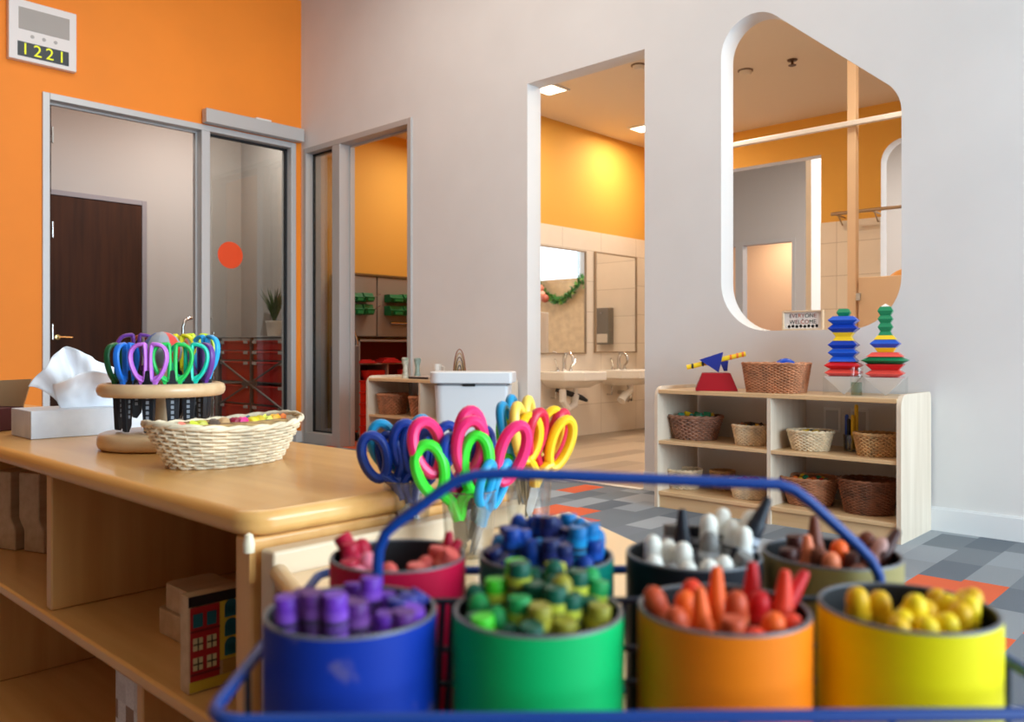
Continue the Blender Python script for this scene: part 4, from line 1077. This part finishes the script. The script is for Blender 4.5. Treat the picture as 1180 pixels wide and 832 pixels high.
for i, (x, y) in enumerate(((-1.80, .49), (-1.735, .52), (-1.685, .56))):
    pf = [(-.028, 0), (.028, 0), (.028, .036)]+[(.028-.014*(.5-.5*math.cos(PI*k/8)), .036+.03*k/8) for k in range(1, 9)]+[(.014, .15), (-.042, .15), (-.042, .066)]+[(-.042+.014*(.5-.5*math.cos(PI*k/8)), .066-.03*k/8) for k in range(1, 9)]
    b = MB().prism(pf, -.05, .0, 0, RX)
    o = b.build('wooden_block', M_block, None, (x, y, ZM), bevel=.003, rot=(0, 0, .35))
    tag(o, ['tall curved wooden block at the far left of the middle shelf', 'tall curved wooden block between two others left of the divider', 'tall curved wooden block nearest the shelf divider'][i], 'toy block', 'tall curved wooden blocks')
ck = MB().box(-1.18, -1.052, .455, .55, .2535, .46).build('checkered_box', tiles('patchwork_print', .026, .026, [(0, (206, 198, 190)), (.35, (150, 118, 92)), (.55, (220, 214, 206)), (.8, (176, 160, 146))], .6, ('X', 'Z'), stagger=False), None, bevel=.002)
tag(ck, 'white and brown checkered box on the bottom shelf of the bookcase', 'box')

# ================================================================ CLEAR CUPS OF SCISSORS
M_cup = glass('scissor_cup_plastic', (248, 248, 246), .04, .5, .05)
def cup(px, ypx, d, r, h, label):
    x, y = cam((px-590)/FPX*d, d)
    c = thing('scissor_cup', label, 'cup', (x, y, ZS+.0003), 0, 'clear cups of scissors')
    MB().lathe([(r*.86, 0), (r, h), (r-.0016, h), (r*.86-.0016, .004)], 32).build('cup_wall', M_cup, c)
    MB().tube([(r*math.cos(2*PI*k/40), r*math.sin(2*PI*k/40), h) for k in range(40)], .0011, 6, True).build('rim', glass('cup_rim', (220, 220, 216), .2, .7), c)
    return x, y
CUPS = {'left': cup(469, 553, .955, .0285, .066, 'clear plastic cup of blue scissors at the bookcase corner'),
        'middle': cup(540, 570, .875, .029, .068, 'clear plastic cup of pink and green scissors, nearest the caddy'),
        'right': cup(609, 547, 1.0, .0285, .067, 'clear plastic cup of yellow scissors, farthest from the caddy')}
def kid(color, label, base, rz, lean, leandir, up, size=1.0, openness=.0, grp=None):
    """child's scissors: pivot at the origin, blades down, two loops up"""
    t = thing('child_scissors', label, 'scissors', (base[0], base[1], up), rz, grp)
    t.rotation_mode = 'QUATERNION'
    from mathutils import Quaternion
    ax = Vector((-math.sin(leandir), math.cos(leandir), 0))
    t.rotation_quaternion = Quaternion(ax, lean) @ Quaternion((0, 0, 1), rz)
    t.scale = (size, size, size)
    m = scol(color)
    for s in (-1, 1):
        tilt = .10+openness; zc = .043
        R = Matrix.Rotation(s*tilt, 4, 'Y')
        pa = []
        lx, ly = (.0115, .0215) if s < 0 else (.0108, .0245)
        for k in range(26):
            a = 2*PI*k/26
            pa.append((s*.0140+lx*math.cos(a)*(1+.12*math.sin(a)), s*.0012, zc+ly*math.sin(a)))
        b = MB().tube(pa, .0050, 9, True, 0, R, flat=1.0)
        b.tube([(s*.001, s*.0012, -.004), (s*.003, s*.0012, .012), (s*.007, s*.0012, .018), (s*.0125, s*.0012, zc-ly+.003)], [.0062, .0064, .0062, .0050], 9, m=0, M=R, flat=.8)
        b.build('handle_loop', m, t)
        Rb = Matrix.Rotation(s*.02, 4, 'Y')
        MB().prism([(-.0055, 0), (.0055, 0), (.0042, -.028), (s*.002, -.036), (-.0042, -.028)], s*.0016-.0008, s*.0016+.0008, 0, Rb @ RX).build('blade', M_blade, t)
    MB().lathe([(.0035, -.0042), (.0035, .0042)], 12, 0, RX).build('pivot_screw', M_blade, t)
    return t
G = 'child scissors in the clear cups'
def inside(cupn, pxo, dd): 
    x, y = CUPS[cupn]; return (x+pxo*CS-dd*SN, y+pxo*SN+dd*CS)
# cup, sideways, ahead, turn, lean, lean direction (0 = viewer's right), pivot height, colour, size, label
KS = [
    ('left', -.006, -.010, .25, .14, PI, .720, 'navy blue', 1.0, 'navy blue scissors leaning left in the bookcase corner cup'),
    ('left', .006, -.008, -.35, .06, PI, .716, 'navy blue', 1.0, 'navy blue scissors upright at the front of the bookcase corner cup'),
    ('left', .012, .004, .3, .15, 0, .726, 'navy blue', 1.0, 'navy blue scissors leaning right behind the pink loops'),
    ('left', -.006, .012, .15, .04, PI, .732, 'cyan', .95, 'teal blue scissors standing at the back of the bookcase corner cup'),
    ('middle', -.010, -.012, .1, .10, PI, .714, 'neon green', 1.05, 'neon green scissors with wide open loops, foremost in the cups'),
    ('middle', -.014, .002, .45, .12, PI, .734, 'hot pink', 1.1, 'hot pink scissors leaning left behind the neon green loops'),
    ('middle', .012, .004, .4, .22, 0, .728, 'hot pink', 1.1, 'hot pink scissors leaning right beside the neon green loop'),
    ('middle', .014, -.006, 1.1, .30, .2, .706, 'cyan', .85, 'cyan scissors low at the right side of the pink and green cup'),
    ('middle', .0, .014, .8, .02, PI, .722, 'navy blue', 1.0, 'navy blue scissors at the back of the pink and green cup'),
    ('right', -.014, .006, 1.3, .16, PI, .745, 'cyan', 1.05, 'cyan scissors standing tall at the left of the yellow cup'),
    ('right', -.012, .014, 1.0, .08, PI, .736, 'neon green', .95, 'neon green scissors half hidden behind the tall cyan loop'),
    ('right', -.004, -.004, 1.25, .04, PI, .744, 'pale yellow', 1.05, 'pale yellow scissors standing tall and edge-on in the yellow cup'),
    ('right', .008, -.010, .5, .22, 0, .728, 'golden yellow', 1.05, 'golden yellow scissors leaning right at the front of the yellow cup'),
    ('right', .002, .010, .4, .10, 0, .738, 'golden yellow', 1.0, 'golden yellow scissors at the back of the yellow cup'),
    ('right', .010, .004, .9, .24, 0, .734, 'crimson', 1.05, 'crimson scissors behind the leaning golden yellow pair')]
for c, sx, dd, tr, ln, ld, up, col, sz, lb in KS:
    kid(col, lb, inside(c, sx, dd), TH+tr, ln, TH+ld, up-.017, sz*1.17, .03, G)

# ================================================================ CRAYON CADDY
cl, cdp = .0516, .415
RZ = TH+.02
ox, oy = cam(cl, cdp)
M_wire = mat('blue_coated_wire', (12, 56, 128), .4, spec=.3)
M_wire_d = mat('navy_coated_wire', (18, 30, 52), .4)
cad = thing('crayon_caddy', 'blue wire caddy with tall handle holding eight cans of crayons', 'caddy', (ox, oy, ZS), RZ)
def ring(ax, by, z, r, rad=.014): return [(p[0], p[1], z) for p in roundpoly([(-ax, -by), (ax, -by), (ax, by), (-ax, by)], [rad]*4, 6)]
AX, BY = .168, .104
MB().tube(ring(AX, BY, .0785, 0), .0027, 8, True).build('top_rail', M_wire, cad)
MB().tube(ring(AX, BY, .043, 0), .0018, 8, True).build('middle_rail', M_wire_d, cad)
MB().tube(ring(AX, BY, .0032, 0), .0028, 8, True).build('bottom_rail', M_wire, cad)
for a in [-.15+.06*k for k in range(6)]:
    for s in (-1, 1): MB().tube([(a, s*BY, .0032), (a, s*BY, .0785)], .0016, 6).build('upright_wire', M_wire_d, cad)
for b_ in (-.05, 0, .05):
    for s in (-1, 1): MB().tube([(s*AX, b_, .0032), (s*AX, b_, .0785)], .0016, 6).build('upright_wire', M_wire_d, cad)
for k in range(12): MB().tube([(-.154+.028*k, -BY, .0022), (-.154+.028*k, BY, .0022)], .0012, 6).build('floor_wire', M_wire_d, cad)
dv = MB()
for z in (.091, .067, .050, .018): dv.tube([(-AX, 0, z if z < .09 else .0785), (-.15, 0, z), (.15, 0, z), (AX, 0, z if z < .09 else .0785)], .0017, 6)
for a in (-.088, -.083, -.002, .003, .081, .087): dv.tube([(a-.003, 0, .0032), (a+.002, 0, .091)], .0016, 6)
dv.build('divider', M_wire_d, cad)
hp = [(-.125, 0, .07), (-.125, 0, .112)]
hp += [(-.1245, 0, .120), (-.121, 0, .128), (-.115, 0, .1335), (-.092, 0, .150), (-.085, 0, .1545), (-.076, 0, .157), (-.06, 0, .1578)]
hp += [(.06, 0, .1525), (.076, 0, .1518), (.084, 0, .149), (.092, 0, .143), (.116, 0, .121), (.123, 0, .1135), (.127, 0, .106), (.128, 0, .098), (.128, 0, .07)]
hp = [(p[0]+.0064, 0, p[2]-.003) for p in hp]
MB().tube(hp, .0028, 10).build('handle', M_wire, cad)
# ---- cans
M_in = mat('can_inside', (14, 14, 16), .7)
M_lip = mat('can_edge', (92, 92, 96), .45)
RC, HC = .0375, .0965
CANS = {}
canspec = [('blue', -.1233, -.0485, (8, 44, 138), True), ('green', -.0411, -.0485, (0, 172, 92), False), ('orange', .0411, -.0485, (240, 124, 12), False), ('yellow', .1233, -.0485, (236, 220, 0), False),
           ('crimson', -.114, .0485, (196, 16, 60), False), ('teal', -.0315, .0485, (0, 112, 96), False), ('black', .0512, .0485, (28, 32, 40), False), ('olive', .129, .0485, (150, 136, 86), False)]
LBL = {'blue': 'scuffed dark blue can of purple crayons in the crayon caddy', 'green': 'bright green can of green and yellow crayons in the caddy front', 'orange': 'orange can of orange crayons in the caddy front', 'yellow': 'yellow can of yellow crayons at the caddy front corner',
       'crimson': 'crimson can of red crayons behind the blue can', 'teal': 'teal can of blue crayons hidden behind the green can', 'black': 'black can of white and grey crayons behind the orange can', 'olive': 'olive can of brown crayons behind the yellow can'}
ZCAN = ZS+.0062
for nm, a, b_, c, scuff in canspec:
    x = ox+a*math.cos(RZ)-b_*math.sin(RZ); y = oy+a*math.sin(RZ)+b_*math.cos(RZ)
    t = thing('crayon_can', LBL[nm], 'can', (x, y, ZCAN), TH, 'crayon cans in the caddy')
    m = mat('can_paint_'+nm, c, .5, spec=.2, var=.35 if scuff else .05, vscale=30 if scuff else 12, c2=(92, 84, 128) if scuff else None, lo=.36 if scuff else .3, hi=.42 if scuff else .7)
    MB().lathe([(RC-.002, 0), (RC, .002), (RC, HC-.001)], 56, cap=False).lathe([(.0001, .0), (RC-.002, 0)], 56, cap=False).build('shell', m, t)
    MB().lathe([(RC, HC-.001), (RC-.0003, HC), (RC-.0018, HC), (RC-.002, HC-.001)], 56, cap=False).build('rim', M_lip, t)
    MB().lathe([(RC-.002, HC-.001), (RC-.0022, .010), (.0001, .010)], 56, cap=False).build('lining', M_in, t)
    CANS[nm] = (x, y, (x*CS+y*SN), dep(x, y))
# ---- crayons
CC = {'purple': ((100, 46, 158), (128, 74, 180)), 'plum': ((84, 38, 108), (112, 64, 134)), 'violet blue': ((50, 54, 132), (70, 76, 150)),
      'green': ((30, 140, 70), (166, 184, 60)), 'dark green': ((10, 78, 58), (186, 188, 60)), 'yellow green': ((190, 184, 36), (206, 200, 64)), 'lime': ((70, 196, 40), (190, 200, 66)), 'olive': ((140, 132, 40), (186, 176, 56)),
      'blue': ((20, 60, 140), (30, 84, 176)), 'navy': ((24, 34, 84), (44, 50, 110)), 'sky blue': ((20, 110, 170), (30, 140, 196)),
      'orange': ((238, 96, 32), (232, 108, 46)), 'red orange': ((226, 62, 36), (222, 84, 56)), 'rust': ((190, 74, 40), (206, 104, 66)), 'red': ((196, 26, 30), (200, 44, 44)),
      'yellow': ((236, 200, 20), (240, 210, 40)), 'golden': ((220, 170, 16), (232, 190, 36)), 'crimson': ((176, 22, 52), (200, 60, 90)), 'pink': ((220, 120, 140), (226, 150, 160)), 'salmon': ((206, 84, 76), (222, 120, 106)),
      'white': ((236, 230, 218), (226, 222, 216)), 'grey': ((120, 116, 112), (196, 196, 198)), 'black': ((30, 32, 40), (190, 194, 204)), 'brown': ((112, 58, 40), (140, 84, 66)), 'dark brown': ((70, 34, 28), (96, 54, 46)), 'peach': ((222, 120, 80), (226, 150, 116)), 'tan': ((196, 150, 140), (206, 166, 156))}
CME = {}
def crayon_mesh(col, kind):
    if (col, kind) in CME: return CME[(col, kind)]
    wax, pap = CC[col]
    L = .100; R = .0050
    mw = mat('wax_'+col.replace(' ', '_'), wax, .45, spec=.25); mp = mat('paper_'+col.replace(' ', '_'), pap, .75, spec=.15, var=.12, vscale=90); mk = mat('crayon_band', (24, 24, 28), .6)
    # origin at the top end, axis along -z
    if kind == 'point': pr = [(.0001, 0), (.0018, -.0004), (.0024, -.0018), (.0044, -.015), (.0046, -.0155), (.0051, -.0162), (R, -.024)]
    elif kind == 'worn': pr = [(.0001, 0), (.0024, -.0007), (.0042, -.0028), (R, -.0062), (R, -.009)]
    else: pr = [(.0001, 0), (.0046, 0), (R, -.0006), (R, -.005)]
    wm = MB().lathe(pr+[(R, -L), (.0001, -L)], 18, cap=False)
    q = R+.00035; z0 = -.024 if kind == 'point' else (-.011 if kind == 'worn' else -.0065)
    pm = MB().lathe([(R, z0), (q, z0), (q, z0-.004), (q, z0-.006), (q, z0-.0072), (q, z0-.0085), (q, -L+.02), (q, -L+.018), (q, -L+.006), (R, -L+.006)], 18, cap=False, mids=[0, 0, 1, 0, 1, 0, 1, 0, 0])
    a = wm.build('crayon', mw); b = pm.build('wrapper', [mp, mk])
    r = (a.data, b.data)
    bpy.data.objects.remove(a); bpy.data.objects.remove(b)
    CME[(col, kind)] = r
    return r
CR = {}
rc = random.Random(21)
def crayon(can, col, kind, lat, d, ztop, lean=None):
    x, y, cla, cdd = CANS[can]
    da, db = lat-cla, d-cdd
    floor_z = ZCAN+.0105
    ln = .1
    sc = min(1.0, max(.45, (ztop-floor_z)/.1*1.0))
    # the crayon passes the rim inside the can
    zr = ZCAN+HC; rmax = .0295
    rt = math.hypot(da, db)
    lim = rmax if ztop <= zr+.002 else rmax+(ztop-zr)*.9
    if rt > lim: da *= lim/rt; db *= lim/rt; rt = lim
    fa, fb = da*.7+rc.uniform(-.003, .003), db*.7+rc.uniform(-.003, .003)
    if ztop > zr:
        f = (zr-floor_z)/(ztop-floor_z)
        for _ in range(12):
            ra, rb = fa+(da-fa)*f, fb+(db-fb)*f
            if math.hypot(ra, rb) <= rmax: break
            fa -= da*.12; fb -= db*.12
    rr = math.hypot(fa, fb)
    if rr > .029: fa *= .029/rr; fb *= .029/rr
    lat, d = cla+da, cdd+db
    top = Vector((*cam(lat, d), ztop)); ft = Vector((*cam(cla+fa, cdd+fb), floor_z))
    dr = (top-ft).normalized()
    me = crayon_mesh(col, kind)
    o = bpy.data.objects.new('crayon', me[0]); COL.objects.link(o)
    w = bpy.data.objects.new('wrapper', me[1]); COL.objects.link(w); w.parent = o
    o.rotation_mode = 'QUATERNION'; o.rotation_quaternion = dr.to_track_quat('Z', 'Y')
    o.location = top; length = (top-ft).length
    o.scale = (1, 1, min(1.0, length/.1))
    CR.setdefault(can, []).append((o, col, kind, da, db, 590+FPX*lat/d))
def bypx(can, px, py, db, col, kind):
    d = CANS[can][3]+db
    crayon(can, col, kind, (px-590)/FPX*d, d, zat(py, d))
for px, py, db, col in ((330, 687, -.018, 'purple'), (360, 682, -.020, 'plum'), (386, 684, -.024, 'purple'), (350, 679, .010, 'plum'), (411, 693, -.018, 'plum'), (428, 665, .012, 'purple'), (444, 682, .018, 'purple'), (446, 706, -.014, 'purple'), (459, 690, .002, 'violet blue'), (472, 684, .008, 'violet blue'), (478, 700, -.010, 'purple'), (487, 682, .014, 'violet blue'), (408, 672, .024, 'purple'), (466, 704, -.016, 'plum'), (400, 690, .004, 'plum')):
    bypx('blue', px, py, db, col, 'blunt')
for px, py, db, col, kd in ((749, 676, -.002, 'rust', 'worn'), (789, 680, .004, 'orange', 'worn'), (797, 667, .012, 'red orange', 'worn'), (826, 652, .012, 'orange', 'point'), (848, 680, -.004, 'rust', 'worn'), (867, 647, .016, 'red', 'point'), (876, 680, .006, 'red', 'worn'), (905, 656, .004, 'red orange', 'point'), (932, 657, .010, 'red', 'point'), (893, 705, -.020, 'orange', 'worn'), (872, 724, -.030, 'red orange', 'worn'), (921, 708, -.014, 'red orange', 'worn'), (776, 700, -.018, 'rust', 'worn'), (845, 712, -.026, 'rust', 'blunt'), (806, 676, -.014, 'orange', 'point'), (860, 690, .024, 'rust', 'worn')):
    bypx('orange', px, py, db, col, kd)
for px, py, db, col in ((987, 682, -.004, 'golden'), (1013, 686, .0, 'golden'), (1055, 690, -.012, 'yellow'), (1118, 692, -.004, 'yellow'), (1040, 708, -.016, 'yellow'), (1068, 697, -.002, 'golden'), (1092, 690, .004, 'yellow'), (1108, 700, -.008, 'golden'), (1124, 686, .008, 'yellow'), (1146, 684, .006, 'golden'), (1068, 716, -.022, 'yellow'), (1034, 722, -.028, 'golden'), (1092, 712, -.018, 'yellow'), (1080, 684, .018, 'golden'), (1048, 700, .006, 'golden')):
    bypx('yellow', px, py-6, db, col, 'worn')
for px, py, db, col, kd in ((393, 617, .010, 'crimson', 'blunt'), (403, 626, .0, 'crimson', 'blunt'), (416, 620, .012, 'crimson', 'worn'), (424, 636, -.010, 'pink', 'worn'), (402, 646, -.016, 'crimson', 'blunt'), (412, 652, -.022, 'pink', 'worn'), (518, 612, .012, 'crimson', 'point'), (505, 630, .0, 'salmon', 'blunt'), (492, 640, -.008, 'salmon', 'worn'), (480, 650, -.018, 'salmon', 'blunt'), (530, 622, .002, 'crimson', 'point'), (448, 648, -.024, 'salmon', 'worn'), (522, 636, -.012, 'salmon', 'blunt')):
    bypx('crimson', px, py, db, col, kd)
for px, py, db, col, kd in ((752, 616, .0, 'white', 'worn'), (753, 640, -.016, 'white', 'worn'), (769, 621, .0, 'white', 'worn'), (786, 586, .012, 'black', 'point'), (787, 624, -.008, 'white', 'worn'), (793, 647, -.024, 'white', 'worn'), (817, 592, .010, 'white', 'worn'), (833, 585, .016, 'white', 'worn'), (846, 598, .010, 'white', 'worn'), (868, 588, .008, 'white', 'worn'), (886, 573, .004, 'black', 'point'), (818, 612, -.006, 'grey', 'worn'), (817, 644, -.024, 'white', 'worn'), (848, 630, -.014, 'black', 'point'), (835, 640, -.022, 'white', 'worn'), (774, 604, .022, 'grey', 'blunt'), (802, 606, .024, 'black', 'blunt'), (770, 650, -.026, 'grey', 'worn'), (858, 606, .0, 'white', 'worn'), (860, 640, -.02, 'grey', 'blunt')):
    bypx('black', px, py, db, col, kd)
for px, py, db, col, kd in ((916, 617, .008, 'dark brown', 'blunt'), (930, 616, -.004, 'peach', 'point'), (938, 594, .012, 'brown', 'point'), (967, 622, -.004, 'orange', 'worn'), (958, 636, -.016, 'peach', 'worn'), (984, 635, -.012, 'dark brown', 'worn'), (1000, 612, .010, 'brown', 'worn'), (1021, 620, .004, 'tan', 'worn'), (1036, 610, .004, 'dark brown', 'point'), (908, 632, -.006, 'dark brown', 'blunt'), (944, 630, -.01, 'brown', 'worn'), (1004, 634, -.016, 'brown', 'worn'), (976, 616, .022, 'dark brown', 'worn'), (990, 650, -.026, 'brown', 'worn')):
    bypx('olive', px, py, db, col, kd)
def crowd(can, cols, kinds, base, heap, seed, rows=5):
    r = random.Random(seed); _, _, cla, cdd = CANS[can]
    st = .0116; k = 0
    for i in range(-3, 4):
        for j in range(-4, 4):
            a = (j+.5*(i % 2))*st; b_ = i*st*.88
            if math.hypot(a, b_) > .0325: continue
            a += r.uniform(-.0015, .0015); b_ += r.uniform(-.0015, .0015)
            z = ZCAN+HC+base+.004+heap*(1-.8*(math.hypot(a, b_)/.033)**2)+r.uniform(-.004, .006)+.006*(b_/.03)
            crayon(can, cols(a, b_, r), r.choice(kinds), cla+a+r.uniform(-.003, .003), cdd+b_+r.uniform(-.003, .003), z)
crowd('green', lambda a, b_, r: r.choice(['green', 'dark green', 'dark green', 'lime', 'dark green'] if a < -.004 else ['yellow green', 'olive', 'dark green', 'dark green', 'green']), ['blunt', 'blunt', 'worn'], -.004, .012, 5)
crowd('teal', lambda a, b_, r: r.choice(['navy', 'navy', 'blue', 'blue', 'sky blue'] if a < .012 else ['blue', 'sky blue', 'sky blue', 'navy']), ['blunt', 'blunt', 'worn'], .001, .012, 9)
HOLD = {'blue': 'blue', 'green': 'green', 'orange': 'orange', 'yellow': 'yellow', 'crimson': 'crimson', 'teal': 'teal', 'black': 'black', 'olive': 'olive'}
for can, lst in CR.items():
    lst.sort(key=lambda q: q[4])
    n = len(lst); k = 3 if n < 20 else 4
    names = ['front', 'middle', 'back'] if k == 3 else ['front', 'second', 'third', 'back']
    for i in range(k):
        row = sorted(lst[i*n//k:(i+1)*n//k], key=lambda q: q[5])
        for j, (o, col, kd, *_r) in enumerate(row):
            tag(o, '%s %scrayon in the %s can, %s row, %s from the left' % (col, {'point': 'pointed ', 'worn': 'worn ', 'blunt': 'blunt '}[kd], can, names[i], ORD[j]), 'crayon', 'crayons in the %s can' % can)
# ================================================================ LIGHT
def area(name, loc, rot, sx, sy, power, color):
    l = bpy.data.lights.new(name, 'AREA'); l.shape = 'RECTANGLE'; l.size = sx; l.size_y = sy; l.energy = power; l.color = color
    o = bpy.data.objects.new(name, l); COL.objects.link(o); o.location = loc; o.rotation_euler = rot
    return o
area('daylight_side_window', (4.5, 1.85, 2.05), (0, PI/2, 0), 3.0, 4.0, 520, (.64, .84, 1.0))      # faces -x
area('classroom_warm_fill', (-3.6, 2.2, 4.05), (0, 0, 0), 3.5, 3.0, 70, (1.0, .92, .82))  # unseen fill without a fixture, put over the left side to warm it
area('classroom_twin_daylight', (2.4, 10.2, 2.2), (0, PI/2, 0), 3.0, 4.5, 170, (.72, .88, 1.0))
area('far_window_daylight', (1.35, 13.25, 2.45), (-PI/2, 0, 0), 2.0, 2.0, 20, (.86, .93, 1.0))
for i, (x, y) in enumerate(DL+[(-3.2, 5.3), (-1.4, 5.0)]):  # points after DL have no fixture, added to brighten washroom and stall panel
    area('washroom_lamp_and_fill', (x, y, ZC-.03), (0, 0, 0), .2, .2, 17, (1.0, .88, .72))
area('hall_lamp_and_fill', (-7.7, 2.6, 3.55), (0, 0, 0), .8, .8, 15, (1.0, .95, .9))
area('hall_lamp_and_fill', (-7.7, 4.1, 3.55), (0, 0, 0), .6, .6, 58, (1.0, .95, .9))  # added fill, no fixture: brightens the dark hall end and the rack
area('classroom_twin_fill', (-3, 10.5, 4.1), (0, 0, 0), 4, 3, 270, (1, .97, .94))  # added fill, no fixture: lifts the dark walls of the twin room
area('store_lamp', (-5.9, 5.6, 3.0), (0, 0, 0), .8, .8, 20, (1.0, .92, .80))
area('corridor_lamp', (-6.8, 14.4, 3.15), (0, 0, 0), .8, .8, 34, (1.0, .85, .66))
w = bpy.data.worlds.new('World'); SC.world = w; w.use_nodes = True
w.node_tree.nodes['Background'].inputs[0].default_value = (.62, .78, 1.0, 1); w.node_tree.nodes['Background'].inputs[1].default_value = 1.2
# ================================================================ CAMERA
cd_ = bpy.data.cameras.new('Camera'); co = bpy.data.objects.new('Camera', cd_); COL.objects.link(co)
co.location = (0, 0, H); co.rotation_euler = (PI/2, 0, TH)
cd_.sensor_fit = 'HORIZONTAL'; cd_.sensor_width = 36; cd_.lens = FPX/1180*36
cd_.shift_y = -(416-HZ)/1180
cd_.clip_start = .02
cd_.dof.use_dof = True; cd_.dof.focus_distance = 2.0; cd_.dof.aperture_fstop = 7.5
SC.camera = co
SC.view_settings.view_transform = 'Standard'; SC.view_settings.look = 'None'; SC.view_settings.exposure = 0.14; SC.view_settings.gamma = 1
SC.view_settings.use_curve_mapping = False
SC.cycles.max_bounces = 10; SC.cycles.diffuse_bounces = 5; SC.cycles.transparent_max_bounces = 24
SC.cycles.sample_clamp_indirect = 6
